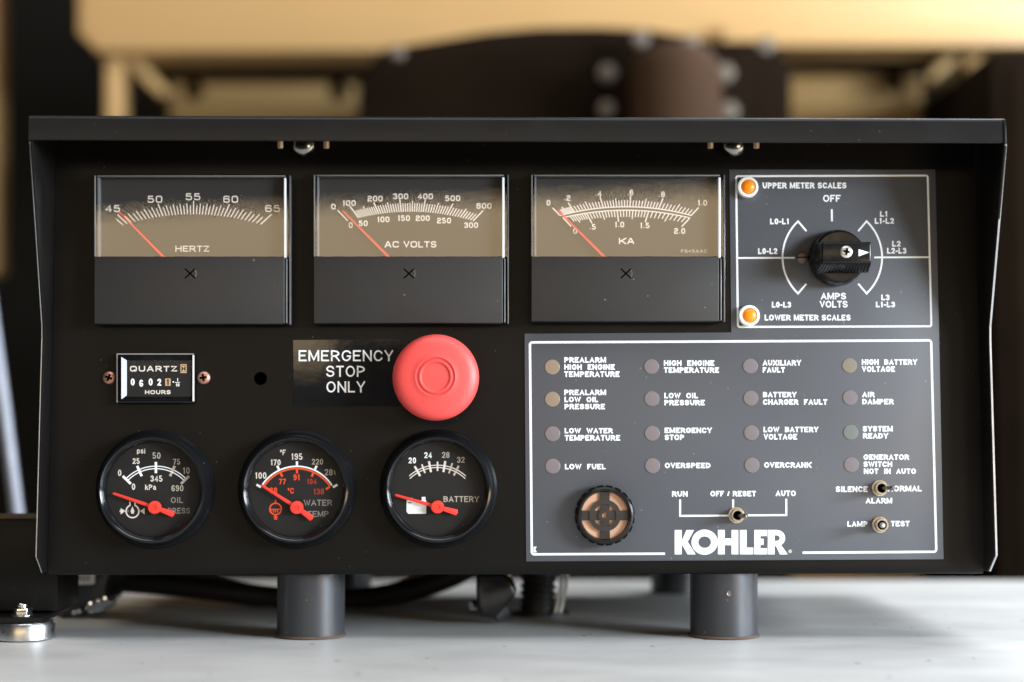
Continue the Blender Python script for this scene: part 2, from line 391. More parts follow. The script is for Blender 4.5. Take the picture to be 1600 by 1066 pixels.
class Ink:
    """flat print laid on the plane h in front of the panel; drawn in photograph pixels"""
    def __init__(s, h): s.h = h; s.mb = MB(); s.i = 0
    def _h(s):
        s.i += 1; return s.h + 0.000012 * (1 + s.i % 9)
    def line(s, pts, w, closed=False):
        pts = [Vector(p[:2]) for p in pts]; n = len(pts)
        if n < 2: return s
        h = s._h(); Lf = []; Rt = []
        for i, p in enumerate(pts):
            if closed: a, b = pts[i - 1], pts[(i + 1) % n]
            else: a, b = pts[max(i - 1, 0)], pts[min(i + 1, n - 1)]
            t1 = (p - a).normalized() if (p - a).length > 1e-9 else None
            t2 = (b - p).normalized() if (b - p).length > 1e-9 else None
            t1 = t1 or t2; t2 = t2 or t1
            n1 = Vector((-t1.y, t1.x)); n2 = Vector((-t2.y, t2.x))
            m = n1 + n2
            if m.length < 1e-6: m = n1.copy()
            m.normalize(); sc = 1 / max(0.62, m.dot(n1))
            Lf.append(p + m * (w / 2 * sc)); Rt.append(p - m * (w / 2 * sc))
        V = [L(q.x, q.y, h) for q in Lf] + [L(q.x, q.y, h) for q in Rt]
        rng = range(n) if closed else range(n - 1)
        s.mb.add(V, [(i, (i + 1) % n, n + (i + 1) % n, n + i) for i in rng]); return s
    def poly(s, pts):
        h = s._h(); s.mb.add([L(x, y, h) for x, y in pts], [list(range(len(pts)))]); return s
    def disc(s, cx, cy, r, n=28):
        return s.poly([(cx + r * math.cos(2 * math.pi * i / n), cy + r * math.sin(2 * math.pi * i / n)) for i in range(n)])
    def arc(s, cx, cy, r, a0, a1, w, n=28):
        """angles in degrees clockwise from straight up"""
        full = abs(a1 - a0) >= 360
        pts = [(cx + r * math.sin(R(a0 + (a1 - a0) * i / n)), cy - r * math.cos(R(a0 + (a1 - a0) * i / n))) for i in range(n if full else n + 1)]
        return s.line(pts, w, full)
    def text(s, t, x0, x1, y0, y1, sw, rad=None, wide=False, gap=0.13):
        """letters between x0 and x1, capitals from y0 (top) to y1 (base)"""
        H = y1 - y0
        gl = dict(GL);
        if wide: gl.update(WIDE)
        tot = sum(gl[c][0] for c in t) + gap * (len(t) - 1)
        u = (x1 - x0) / tot; x = x0
        for c in t:
            wd, strokes = gl[c]; W = wd * u
            for st in strokes:
                closed = st[-1] == 'c'; st = st[:-1] if closed else st
                ins = min(sw / 2, W * 0.45)
                P = [(x + ins + p[0] * (W - 2 * ins), y1 - sw / 2 - p[1] * (H - sw)) + tuple(p[2:]) for p in st]
                # run straight stems out to the full height
                if not closed:
                    for e, q in ((0, 1), (-1, -2)):
                        a = Vector(P[e][:2]); b = Vector(P[q][:2])
                        if st[e][1] in (0, 1) and abs(st[e][1] - st[q][1]) > 0.3:
                            d = (a - b).normalized(); a2 = a + d * (sw / 2 / max(0.5, abs(d.y)))
                            P[e] = (a2.x, a2.y) + tuple(P[e][2:])
                        elif st[e][0] in (0, 1) and abs(st[e][1] - st[q][1]) < 1e-6:
                            P[e] = (a.x + math.copysign(ins, a.x - b.x), a.y) + tuple(P[e][2:])
                r = H * 0.5 if rad is None else rad
                s.line(rounded(P, r, closed), sw, closed)
            x += W + gap * u
        return s
    def ctext(s, t, cx, cy, H, sw, aspect=1.0, **k):
        gl = dict(GL)
        if k.get('wide'): gl.update(WIDE)
        tot = sum(gl[c][0] for c in t) + k.get('gap', .13) * (len(t) - 1)
        W = tot * H * aspect
        return s.text(t, cx - W / 2, cx + W / 2, cy - H / 2, cy + H / 2, sw, **k)
    def build(s, name, mat, parent): return s.mb.build(name, mat, parent, to_viewer=True)

# ================================================================== SETTING
deck = MB(); deck.box((-2.2, -0.45, -0.012), (2.6, 0.4245, 0)); tag(deck.build('deck', 'deck_paint'), 'pale grey painted steel deck under the control panel', kind='structure')
fl = MB(); fl.box((-5, -4.5, -1.02), (5, 3.3, -1.0)); tag(fl.build('floor', 'floor_dark'), kind='structure')
wl = MB(); wl.box((-5, 3.0, -1.0), (5, 3.1, 3.0)); tag(wl.build('wall', 'wall_dark'), kind='structure')

# ================================================================== CONTROL PANEL
root = empty('control_panel')
root.matrix_world = ROOT_M
tag(root, 'black hooded generator control panel with three meters, three round gauges and a red stop button', 'control panel')
XL = L(88, 245).x; XR = L(1523, 245).x
HD = 0.058                                  # hood overhang
ztop = L(800, 182, HD).z; zlip = L(800, 221, HD).z
zbend = L(800, 882).z; zbot = L(800, 897, -0.006).z
BACK = 0.30
# front sheet with its one empty hole
hc = L(407, 591.5)
bm = bmesh.new()
def loop(pts):
    vs = [bm.verts.new(p) for p in pts]; return [bm.edges.new((vs[i], vs[(i + 1) % len(vs)])) for i in range(len(vs))]
es = loop([(XL, 0, zbend), (XR, 0, zbend), (XR, 0, ztop - .004), (XL, 0, ztop - .004)])
es += loop([(hc.x + 10.3 * K * math.cos(a), 0, hc.z + 10.3 * K * math.sin(a)) for a in [2 * math.pi * i / 28 for i in range(28)]])
bmesh.ops.triangle_fill(bm, edges=es, use_beauty=True)
ext = bmesh.ops.extrude_face_region(bm, geom=bm.faces[:])
for g in ext['geom']:
    if isinstance(g, bmesh.types.BMVert): g.co.y += 0.0016
bmesh.ops.recalc_face_normals(bm, faces=bm.faces)
me = bpy.data.meshes.new('front_sheet'); bm.to_mesh(me); bm.free(); me.materials.append(M['black_paint'])
panel = bpy.data.objects.new('front_sheet', me); col.objects.link(panel); panel.parent = root
# bottom bend: the sheet rolls back under
pts = []; n = 8; rb = zbend - zbot
prof = [(0, zbend)] + [(rb * 0.55 * (1 - math.cos(R(90) * i / n)), zbend - rb * math.sin(R(90) * i / n)) for i in range(1, n + 1)] + [(BACK, zbot), (BACK, zbot + .0016), (rb, zbot + .0016), (.0017, zbend)]
MB().extrude([Vector((XL, y, z)) for y, z in prof], (XR - XL, 0, 0)).build('bottom_bend', 'black_paint', root, smooth=40)
# enclosure shell behind
sh = MB(); sh.box((XL + .0005, 0.0025, zbot + .002), (XL + .002, BACK, ztop - .003)); sh.box((XR - .002, 0.0025, zbot + .002), (XR - .0005, BACK, ztop - .003))
sh.box((XL + .002, BACK - .002, zbot + .002), (XR - .002, BACK, ztop - .003))
sh.build('shell', 'black_paint', root)
# hood: top plate and turned-down lip
r0 = 0.0028
prof = [(BACK, ztop), (-HD + r0, ztop)] + [(-HD + r0 - r0 * math.sin(R(90) * i / 5), ztop - r0 + r0 * math.cos(R(90) * i / 5)) for i in range(1, 6)] + \
       [(-HD, zlip + .0006), (-HD + .0006, zlip), (-HD + .0016, zlip), (-HD + .0016, ztop - .0035), (-HD + .0035, ztop - .0016), (BACK, ztop - .0016)]
MB().extrude([Vector((XL - .0021, y, z)) for y, z in prof], (XR - XL + .0020, 0, 0)).build('hood', 'hood_paint', root, smooth=40)
# side flanges, deep at the hood, narrow below the kink
zk = L(1549, 520, .02).z; zc1 = L(1556, 868, .021).z; zc2 = L(1545, 893, .008).z
def side(x0, x1, full=False):
    prof = [(.006, ztop + .0004), (-HD + .004, ztop + .0004), (-HD + .0006, ztop - .0006), (-HD - .0005, ztop - .004), (-HD - .0005, zlip - .002), (-.0195, zk + .004), (-.0188, zk - .004), (-.0215, zc1), (-.007, zc2), (.006, zbot + .002)] if full else [(.006, ztop - .0022), (-HD + .0036, ztop - .0022), (-HD + .0022, ztop - .004), (-HD + .0022, zlip - .002), (-.0195, zk + .004), (-.0188, zk - .004), (-.0215, zc1), (-.007, zc2), (.006, zbot + .002)]
    o = MB().extrude([Vector((x0, y, z)) for y, z in prof], (x1 - x0, 0, 0)).build('side_flange', 'black_paint', root, bevel=.0004, segs=2)
    return o
sl = side(XL - .0019, XL - .0002); sr = side(XR + .0002, XR + .0021, True)
# pale strips on the flange front edges, caught light put into their colour
def glint_strip(x, w):
    mb = MB(); prof = [(-HD + (.0021 if x < 0 else -.0006), zlip - .001), (-.0196, zk + .004), (-.0189, zk - .004), (-.0216, zc1), (-.0072, zc2)]
    for (y0, z0), (y1, z1) in zip(prof, prof[1:]):
        mb.add([(x, y0 - .00012, z0), (x + w, y0 - .00012, z0), (x + w, y1 - .00012, z1), (x, y1 - .00012, z1),
                (x, y0 + .0004, z0), (x + w, y0 + .0004, z0), (x + w, y1 + .0004, z1), (x, y1 + .0004, z1)],
               [(0,1,2,3), (0,3,7,4), (1,5,6,2)])
    return mb
glint_strip(XR + .0010, .00112).build('edge_highlight', 'edge_glint', sr)
glint_strip(XL - .0019, .0004).build('edge_highlight', 'edge_glint', sl)
# posts welded under the enclosure, standing on the deck
def post(px0, px1, Y):
    c = at((px0 + px1) / 2, 990, Y); r = (px1 - px0) / 2 * (Y + DIST) / FPX
    o = MB().turn([(r, 0.0), (r, 0.047)], n=48).build('mounting_post', 'post_paint', root)
    o.matrix_local = ROOT_I @ Matrix.Translation((c.x, Y + r * .2, 0.0005))
    w = MB()
    w.turn([(r + .0014, 0.0), (r + .0010, .0008), (r + .0001, .0013)], n=48, caps=(False, False)).build('weld_ring', 'rust', o)
    return o
p1 = post(432, 537, .026); p2 = post(1080, 1185, .026)
def rear(px0, px1):
    Y = .315; c = at((px0 + px1) / 2, 920, Y); r = (px1 - px0) / 2 * (Y + DIST) / FPX
    o = MB().turn([(r, 0.0), (r, 0.047)], n=40).build('mounting_post', 'post_paint', root)
    o.matrix_local = ROOT_I @ Matrix.Translation((c.x, Y, 0.0005))
rear(496, 580); rear(1017, 1101)
vd = MB(); c = L(1137, 934, -.003); vd.lathe([(.0017, 0), (.0018, .0006), (.0012, .0002)], n=14); 
o = vd.build('plug_weld', 'screw_dull', p2); o.location = (0.001, -.0213, .0285)

# hood fasteners: round head between two stand-off pins
for cx in (474, 1146):
    s = MB(); c = L(cx, 226, .004)
    s.lathe([(.0082, 0), (.0080, .002), (.0064, .0042), (.0036, .0056), (.0012, .006)], n=32)
    h = s.build('hood_screw', 'dark_chrome', root, loc=c)
    for dx in (-36, 36):
        q = MB(); c2 = L(cx + dx, 226, .012) - c
        q.turn([(.0017, -.0024), (.0019, -.0018), (.0019, .006)], n=14); q.build('pin', 'tan_pin', h, loc=c2)

# ------------------------------------------------------------------ three large meters
def meter(x0, y0, x1, y1, pivot, needle, label):
    H = 0.0115
    b = MB(); prism(b, rect(x0 + 1, y0 + 1, x1 - 1, y1 - 1), .0004, .0030)
    body = b.build('analog_meter', 'black_plastic', root, bevel=.0004)
    body['label'] = label
    yw = 401
    # clear cover walls round the window, caught light put into their white and grey
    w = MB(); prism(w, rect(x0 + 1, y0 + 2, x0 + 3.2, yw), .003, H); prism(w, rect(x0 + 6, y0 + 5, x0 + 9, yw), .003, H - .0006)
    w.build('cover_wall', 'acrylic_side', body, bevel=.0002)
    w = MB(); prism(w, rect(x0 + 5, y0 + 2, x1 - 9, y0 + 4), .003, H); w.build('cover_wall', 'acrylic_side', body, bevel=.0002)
    w = MB(); prism(w, rect(x1 - 11.5, y0 + 6, x1 - 7.8, yw + 2), .003, H - .0004); w.build('cover_wall', 'acrylic_glint', body, bevel=.0003)
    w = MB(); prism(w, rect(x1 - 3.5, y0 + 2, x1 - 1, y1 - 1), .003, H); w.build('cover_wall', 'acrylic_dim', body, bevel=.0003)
    d = MB(); prism(d, rect(x0 + 9.5, y0 + 5, x1 - 12, yw + 3), .003, .0050); d.build('dial', 'meter_dial', body)
    c = MB(); prism(c, rect(x0 + 1, yw, x1 - 10.5, y1 - 2), .003, H + .0006); low = c.build('lower_cover', 'meter_cover', body, bevel=.0005, segs=3)
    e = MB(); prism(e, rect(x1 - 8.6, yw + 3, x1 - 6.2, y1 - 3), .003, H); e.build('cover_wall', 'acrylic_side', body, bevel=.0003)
    # flush adjusting screw with a sunk cross
    sx = (x0 + x1) / 2 - 3.5; ik = Ink(H + .00063)
    ik.line([(sx - 8, 420), (sx + 8, 435)], 2.2); ik.line([(sx + 8, 420), (sx - 8, 435)], 2.2); ik.build('screw_slot', 'hole_dark', low)
    ik = Ink(H + .00063); ik.arc(sx, 427.5, 9.6, 40, 125, .8); ik.build('screw_rim', 'acrylic_dim', low)
    g = MB(); g.add([L(x, y, H - .0005) for x, y in rect(x0 + 3.5, y0 + 4, x1 - 4, yw)], [(0, 1, 2, 3)]); g.build('window_pane', 'meter_glass', body, to_viewer=True)
    (ax, ay), (bx, by) = needle
    dn = MB(); t = (Vector((bx, by)) - Vector((ax, ay))).normalized(); nn = Vector((-t.y, t.x))
    a = Vector((ax, ay)); bb = Vector((bx, by)) + t * 6
    pts = [a + nn * .9, a - nn * .9, bb - nn * 1.9, bb + nn * 1.9]
    prism(dn, [(p.x, p.y) for p in pts], .0072, .0076); dn.build('needle', 'needle_red', body)
    return body
def curve_pt(x, cx, top, rad):      # y of the flat arc at x
    return top + rad - math.sqrt(rad * rad - (x - cx) ** 2)
DH = .0051
def ticks(ik, xs, cx, top, rad, pivot, lens, widths, down=False):
    for x, ln, w in zip(xs, lens, widths):
        y = curve_pt(x, cx, top, rad); p = Vector((x, y)); d = (p - Vector(pivot)).normalized()
        q = p - d * ln if down else p + d * ln
        ik.line([p, q], w)
def span(vals, xs, n):              # n steps between each listed pair
    out = []
    for (v0, x0), (v1, x1) in zip(zip(vals, xs), zip(vals[1:], xs[1:])):
        for i in range(n): out.append((v0 + (v1 - v0) * i / n, x0 + (x1 - x0) * i / n))
    out.append((vals[-1], xs[-1])); return out
MR = 1.4                            # corner rounding of the square meter lettering
# hertz
m1 = meter(146, 272, 455, 508, (301, 448), ((186, 331), (254, 400)), 'hertz meter, first of the three large meters')
ik = Ink(DH); piv = (301, 448)
xs = []
for i in range(42):
    a = -48.5 + 96.0 * i / 41
    x = 301 + math.tan(R(a)) * 108; 
    for _ in range(6): x = 301 + math.tan(R(a)) * (448 - curve_pt(x, 301, 335, 363))
    xs.append((a, x))
for i, (a, x) in enumerate(xs):
    major = (i - 1) % 10 == 0
    ticks(ik, [x], 301, 335, 363, piv, [21 if major and i < 41 else (24 if i == 41 else (17 if (i - 1) % 2 == 0 else 14))], [2.0 if major else 1.7])
ik.build('scale_print', 'print_cream', m1)
ik = Ink(DH)
for t, x, y in (('45', 176, 326), ('50', 242, 311.5), ('55', 301.5, 307.5), ('60', 360.5, 311.5), ('65', 426, 326)):
    ik.ctext(t, x, y, 11, 2.0, 1.55, rad=2.2, wide=True, gap=.16)
ik.text('HERTZ', 274, 327, 384, 393.5, 1.8, rad=2, wide=True); ik.build('lettering', 'print_cream', m1)
# volts
m2 = meter(489, 271, 796, 507, (641, 447), ((535, 329), (606, 400)), 'AC volts meter, between the hertz meter and the KA meter')
ik = Ink(DH); piv = (641, 447)
sp = span([0, 100, 200, 300, 400, 500, 600], [543.5, 560.6, 592, 627, 661.2, 698.5, 739], 10)
for v, x in sp:
    if 0.5 < v < 99: continue
    m = abs(v / 100 - round(v / 100)) < 1e-6; h5 = abs(v / 50 - round(v / 50)) < 1e-6
    ticks(ik, [x], 641, 331, 338, piv, [23 if v in (0, 100, 600) else 20 if m else 17 if h5 else 13.5], [2.1 if m else 1.8])
ik.build('scale_print', 'print_cream', m2)
ik = Ink(DH)
for t, x, y in (('0', 521, 323), ('100', 545.5, 317.5), ('200', 586, 310.5), ('300', 626, 307), ('400', 664.5, 307), ('500', 707.3, 310), ('600', 756.3, 322)):
    ik.ctext(t, x, y, 9, 1.9, 1.3, rad=2, wide=True, gap=.12)
for t, x, y in (('0', 548, 352), ('50', 567.5, 349), ('100', 599, 343), ('150', 631, 341), ('200', 660.5, 341), ('250', 693.8, 344.8), ('300', 736, 352)):
    ik.ctext(t, x, y, 9, 1.9, 1.2, rad=2, wide=True, gap=.12)
ik.text('AC', 601, 623.5, 377, 387, 2, rad=2.2, wide=True); ik.build('lettering', 'print_cream', m2); ik = Ink(DH); ik.text('VOLTS', 630.5, 682, 377, 387, 2, rad=2.2, wide=True); ik.build('lettering', 'print_cream', m2)
# kiloamps
m3 = meter(829, 271, 1134, 504, (978, 446), ((872, 329), (943, 400)), 'KA meter with double scale, beside the switch legend')
ik = Ink(DH); piv = (978, 446)
for v, x in span([0, .2, .4, .6, .8, 1.0], [875, 898, 942.6, 984.4, 1029, 1080], 10):
    if .001 < v < .055: continue
    m = abs(v / .2 - round(v / .2)) < 1e-6; h5 = abs(v / .1 - round(v / .1)) < 1e-6
    ticks(ik, [x], 978, 323.3, 392, piv, [18 if m and 0 < v < 1 else 17 if m else 14 if h5 else 10.5], [2.0 if m else 1.7])
for v, x in span([0, .5, 1.0, 1.5, 2.0], [879.6, 916.4, 964.4, 1013.5, 1078], 10):
    if .001 < v < .12: continue
    m = abs(v / .5 - round(v / .5)) < 1e-6; h5 = abs(v / .25 - round(v / .25)) < 1e-6
    ticks(ik, [x], 978, 328.6, 420, piv, [18 if m and 0 < v < 2 else 19 if m else 14 if h5 else 10.5], [2.0 if m else 1.7], down=True)
for x0, x1, top, rad in ((875, 1080, 323.3, 392), (879.6, 1078, 328.6, 420)):
    ik.line([(x0 + (x1 - x0) * i / 24, curve_pt(x0 + (x1 - x0) * i / 24, 978, top, rad)) for i in range(25)], 1.8)
ik.build('scale_print', 'print_cream', m3)
ik = Ink(DH)
for t, x, y in (('0', 857, 317), ('.2', 886.5, 309.6), ('.4', 935, 302.7), ('.6', 985, 301), ('.8', 1034, 304), ('1.0', 1097.6, 317), ('0', 898.5, 361.3), ('.5', 926, 354.6), ('1.0', 968, 351), ('1.5', 1007.5, 352.5), ('2.0', 1062, 361)):
    ik.ctext(t, x, y, 9, 1.8, 1.15, rad=2.2, wide=True, gap=.12)
ik.text('KA', 967, 991, 372, 381.5, 2, rad=2.2, wide=True); ik.build('lettering', 'print_cream', m3)
ik = Ink(DH); ik.text('FS=5AAC', 1064, 1105, 390, 395, 1.0, rad=1.2, wide=True, gap=.2); ik.build('lettering', 'print_mid', m3)

# ------------------------------------------------------------------ legend plate (one L-shaped film)
TH = .0006
lg = MB(); prism(lg, [(819.5, 521.5), (1142.5, 519.5), (1139.5, 265), (1461.5, 265), (1467.5, 520), (1474.5, 874), (822, 877.5)], .0002, TH)
legend = lg.build('legend_plate', 'legend_film', root, bevel=.0002)
legend['label'] = 'grey legend plate with white captions'
HT = TH + .00002
ik = Ink(HT)
ik.line(rounded([(1150.3, 275.5, 1), (1449.5, 274.5, 1), (1455.3, 510, 1), (1153, 511, 1)], 3, True), 3.0, True)
ik.line([(1151.5, 403.3), (1242, 403)], 2.7); ik.line([(1366, 402.4), (1452.5, 402)], 2.7)
ik.line([(1299.7, 327), (1299.9, 346)], 3)
for sg in (-1, 1):
    c = (1300.5, 402.3); a0 = 43.5
    pts = [(c[0] + sg * 77.8 * math.sin(R(a)), c[1] - 77.8 * math.cos(R(a))) for a in [a0 + (180 - 2 * a0) * i / 20 for i in range(21)]]
    pts = [(c[0] + sg * 40.5, c[1] - 41)] + pts + [(c[0] + sg * 40.5, c[1] + 41.2)]
    ik.line(pts, 2.8)
ik.build('scale_print', 'print_white', legend)
ik = Ink(HT)
ik.line(rounded([(1039, 865.3), (831, 866.3, 1), (828, 535.2, 1), (1455, 532, 1), (1463, 862.3, 1), (1254, 863.8)], 4, False), 3.6)
ik.line([(1062.7, 780.5), (1062.7, 806.2), (1141, 805.8)], 2.9); ik.line([(1164, 805.5), (1228.6, 805), (1228.6, 779.5)], 2.9); ik.line([(1145.6, 780.5), (1145.6, 796)], 2.9)
ik.build('border_print', 'print_white', legend)
def cap(lines, sw=2.12, mat='print_white'):
    ik = Ink(HT)
    for t, x0, x1, y0, y1 in lines: ik.text(t, x0, x1, y0, y1, sw, gap=.10)
    return ik.build('caption', mat, legend)
for c in ([('UPPER METER SCALES', 1191.5, 1322.5, 285.3, 294.6)], [('LOWER METER SCALES', 1194.8, 1329, 491.8, 501)],
          [('OFF', 1286, 1313.5, 304.6, 315.6)], [('L0-L1', 1203.3, 1233, 341.6, 350.6)], [('L0-L2', 1184.5, 1214.5, 388, 397.2)],
          [('L0-L3', 1206, 1236, 471.7, 480.7)], [('L1', 1375, 1387, 330, 338.8), ('L1-L2', 1366.8, 1396.8, 340.8, 349.8)],
          [('L2', 1394, 1407.2, 376.6, 385.5), ('L2-L3', 1386, 1416.2, 387.4, 396.5)], [('L3', 1377, 1389.8, 460.4, 469.3), ('L1-L3', 1368.6, 1398.6, 471.6, 480.3)],
          [('AMPS', 1282.6, 1322, 457.6, 468), ('VOLTS', 1280.8, 1324.4, 470.2, 480.8)],
          [('PREALARM', 881.6, 947, 558.2, 566.9), ('HIGH  ENGINE', 881.6, 960.6, 569.3, 578), ('TEMPERATURE', 881.6, 968.2, 580.3, 589.2)],
          [('PREALARM', 881.6, 947, 609, 617.6), ('LOW  OIL', 882, 934.6, 620.2, 628.6), ('PRESSURE', 882, 945.2, 631.2, 639.7)],
          [('LOW  WATER', 882.3, 957.4, 669, 677.3), ('TEMPERATURE', 882.3, 969, 679.8, 688.7)],
          [('LOW  FUEL', 882.7, 946.2, 725, 733.5)],
          [('HIGH  ENGINE', 1037.3, 1116.2, 563.2, 571.9), ('TEMPERATURE', 1037.3, 1123.5, 574, 582.7)],
          [('LOW  OIL', 1038, 1090.4, 614, 622.5), ('PRESSURE', 1038, 1101.2, 625, 633.5)],
          [('EMERGENCY', 1038.4, 1112.2, 668.4, 676.8), ('STOP', 1038.5, 1069, 679.2, 687.8)],
          [('OVERSPEED', 1038.8, 1110.2, 723.2, 731.7)],
          [('AUXILIARY', 1191.8, 1251.6, 562.7, 571.4), ('FAULT', 1191.8, 1226.4, 574, 582.4)],
          [('BATTERY', 1192.2, 1244.4, 612.5, 621), ('CHARGER  FAULT', 1192.2, 1292.6, 624, 632.6)],
          [('LOW  BATTERY', 1193, 1278.6, 667, 675.5), ('VOLTAGE', 1193.4, 1245.5, 678.2, 687)],
          [('OVERCRANK', 1194, 1267.8, 722.4, 731)],
          [('HIGH  BATTERY', 1346.6, 1433, 561.5, 570.2), ('VOLTAGE', 1346.8, 1398.4, 572.4, 581.2)],
          [('AIR', 1347.3, 1366.5, 612.4, 620.8), ('DAMPER', 1347.3, 1396.3, 623.4, 632)],
          [('SYSTEM', 1348, 1395, 665.8, 674.4), ('READY', 1348.4, 1387.8, 676.8, 685.4)],
          [('GENERATOR', 1349.2, 1420.4, 710.2, 718.7), ('SWITCH', 1349.2, 1394, 721.2, 729.8), ('NOT  IN  AUTO', 1349.8, 1431.2, 732.2, 740.7)],
          [('RUN', 1050, 1074.4, 767.6, 776.2)], [('OFF / RESET', 1110, 1181.2, 767.2, 775.8)], [('AUTO', 1212, 1243.4, 766.6, 775.4)],
          [('SILENCE', 1305.8, 1355.7, 760, 769), ('NORMAL', 1387.5, 1440.2, 759, 768)], [('ALARM', 1352.8, 1394, 778.2, 786.8)],
          [('LAMP', 1324, 1355.7, 814.6, 823.2), ('TEST', 1392, 1421.2, 814, 822.6)]):
    cap(c)
ik = Ink(HT)                          # heavy maker's name and its little companion mark
for ch, x0, x1, sw in (('H', 1121.8, 1153.6, 10.6), ('L', 1156, 1177, 10.6), ('E', 1178.6, 1198.6, 9.6)):
    ik.text(ch, x0, x1, 828.2, 866.4, sw)
ik.poly([(1054.2, 828.3), (1065.2, 828.3), (1065.2, 866.4), (1054.2, 866.4)])
ik.poly([(1065, 845.5), (1072.6, 828.3), (1084.6, 828.3), (1074.6, 846.6), (1087, 866.4), (1074.4, 866.4), (1065, 850)])
pts = [(1101 + 15.2 * math.sin(2 * math.pi * i / 40), 847.3 - 14.4 * math.cos(2 * math.pi * i / 40)) for i in range(40)]; ik.line(pts, 10.6, True)
ik.line([(1205, 866.4), (1205, 828.2)], 10.6); ik.line(rounded([(1205, 832.4), (1222.6, 832.4, 1), (1222.6, 849.4, 1), (1205, 849.4)], 9, False), 8.4)
ik.poly([(1211, 850), (1219, 850), (1231, 866.4), (1218.6, 866.4)])
ik.build('logo', 'print_white', legend)
ik = Ink(HT); ik.poly([(833.6, 854.3), (838.8, 854.3), (836.3, 858.6), (839, 863.2), (833.6, 863.2)]); ik.build('logo', 'print_white', legend)
ik = Ink(HT); ik.disc(1234.6, 861.6, 2.9); ik.build('trade_mark', 'print_mid', legend)

# sixteen indicator windows
wm = {(0,0): 'window_amber', (0,1): 'window_amber', (3,0): 'window_pale', (3,2): 'window_green', (3,1): 'window_mauve', (2,0): 'window_mauve', (3,3): 'window_mauve', (2,3): 'window_mauve'}
names = [['amber', 'pink'], ]
wmesh = {}
for ci, (xa, xb) in enumerate(((862.7, 863.6), (1017.8, 1019.4), (1172.2, 1174.7), (1327.3, 1330.2))):
    for ri, y in enumerate((573.8, 624, 678.1, 728.7)):
        x = xa + (xb - xa) * (y - 573) / 155; yy = y - (xa - 862) / 465 * 2.4
        mt = wm.get((ci, ri), 'window_pink'); p = L(x, yy, TH)
        if mt not in wmesh:
            o = MB().lathe([(11.9 * K, 0), (11.8 * K, .0002), (11.2 * K, .0004), (7 * K, .00052), (.5 * K, .00055)], n=36).build('indicator_window', mt, root, loc=p)
            wmesh[mt] = o
        else:
            o = wmesh[mt].copy(); col.objects.link(o); o.parent = root; o.location = p
        lb = {'window_amber': 'amber-tinted indicator window', 'window_green': 'pale green indicator window', 'window_pale': 'pale amber indicator window'}.get(mt)
        if lb: o['label'] = lb
# two orange lamps in white collars
for x, y in ((1169, 292), (1171.2, 493)):
    c = L(x, y, .005); c.y = -TH
    o = MB().lathe([(16.6 * K, 0), (16.6 * K, .0036), (16 * K, .0044), (13 * K, .0047), (11.7 * K, .0044), (11.6 * K, .003)], n=44, cap=False).build('indicator_lamp', 'lamp_white', root, loc=c)
    MB().lathe([(11.6 * K, .003), (11 * K, .0042), (8 * K, .0052), (4 * K, .0057), (.4 * K, .0058)], n=36).build('lens', 'lamp_orange', o)

# ------------------------------------------------------------------ selector knob
c = L(1312, 400.5, .012); c.y = -TH
kb = MB(); kr = 43 * K
kb.lathe([(kr * 1.02, .0002), (kr * 1.04, .003), (kr, .0085), (kr * .95, .0115), (kr * .88, .0125), (.0004, .0127)], n=56)
knob = kb.build('selector_knob', 'black_plastic', root, loc=c)
hb = MB(); Hk = .029
top = rect(1284, 378, 1362, 410.5); lo = [(1281, 374), (1366, 374), (1366, 421), (1281, 421)]
T = [L(x, y, Hk) - c for x, y in top]
B = [Vector((t.x + dx * K, -.0122, t.z + dz * K)) for t, (dx, dz) in zip(T, ((-3, 4), (4, 4), (4, -12), (-3, -12)))]
hb.add(T + B, [(0,1,2,3), (4,7,6,5), (0,4,5,1), (1,5,6,2), (2,6,7,3), (3,7,4,0)])
hb.build('handle', 'black_plastic', knob, bevel=.0013, segs=3)
rb_ = MB()
for i in range(17):
    t0 = i / 17; a = T[3].lerp(T[2], (i + .25) / 17.0); b = B[3].lerp(B[2], (i + .25) / 17.0); w = (T[2] - T[3]) / 17 * .55
    a = a.lerp(b, .10); b = b + (a - b) * .16
    off = Vector((0, -.0001, -.0005))
    rb_.add([a + off, a + w + off, b + w + off, b + off, a - off, a + w - off, b + w - off, b - off], [(0,1,2,3), (0,4,5,1), (1,5,6,2), (2,6,7,3), (3,7,4,0)])
rb_.build('grip_ribs', 'black_plastic', knob)
def phillips(name, mat, px, py, r, h, parent, hgt=.0022, off=None, slot=.55):
    c = L(px, py, h)
    if off is not None: c = c - off
    o = MB().lathe([(r, -.0003), (r, .0002), (r * .9, hgt * .55), (r * .6, hgt * .9), (r * .2, hgt)], n=28).build(name, mat, parent, loc=c)
    x = MB(); a = r * slot; w = r * .17
    a0 = random.uniform(-.5, .5)
    def bar(ca, sa):
        P = [(-a, -w), (a, -w), (a, w), (-a, w)]
        return [Vector((u * ca - v * sa, -(hgt * .98 if abs(u) < a * .3 else hgt * .96) - .00012, u * sa + v * ca)) for u, v in P]
    x.add(bar(math.cos(a0), math.sin(a0)), [(0, 1, 2, 3)]); y = bar(-math.sin(a0), math.cos(a0)); x.add([p + Vector((0, -.00002, 0)) for p in y], [(0, 1, 2, 3)])
    x.build('drive_slot', 'hole_dark', o if parent.parent is None else parent, loc=None if parent.parent is None else c)
    return o
phillips('handle_screw', 'screw_zinc', 1322.3, 393.6, 9.6 * K, Hk + .0002, knob, .0012, c)
ar = MB(); A = [L(x, y, Hk + .0003) - c for x, y in ((1341.5, 389.5), (1358.5, 394.6), (1341.5, 400.8))]; ar.add(A, [(0, 1, 2)]); ar.build('pointer_mark', 'print_white', knob)
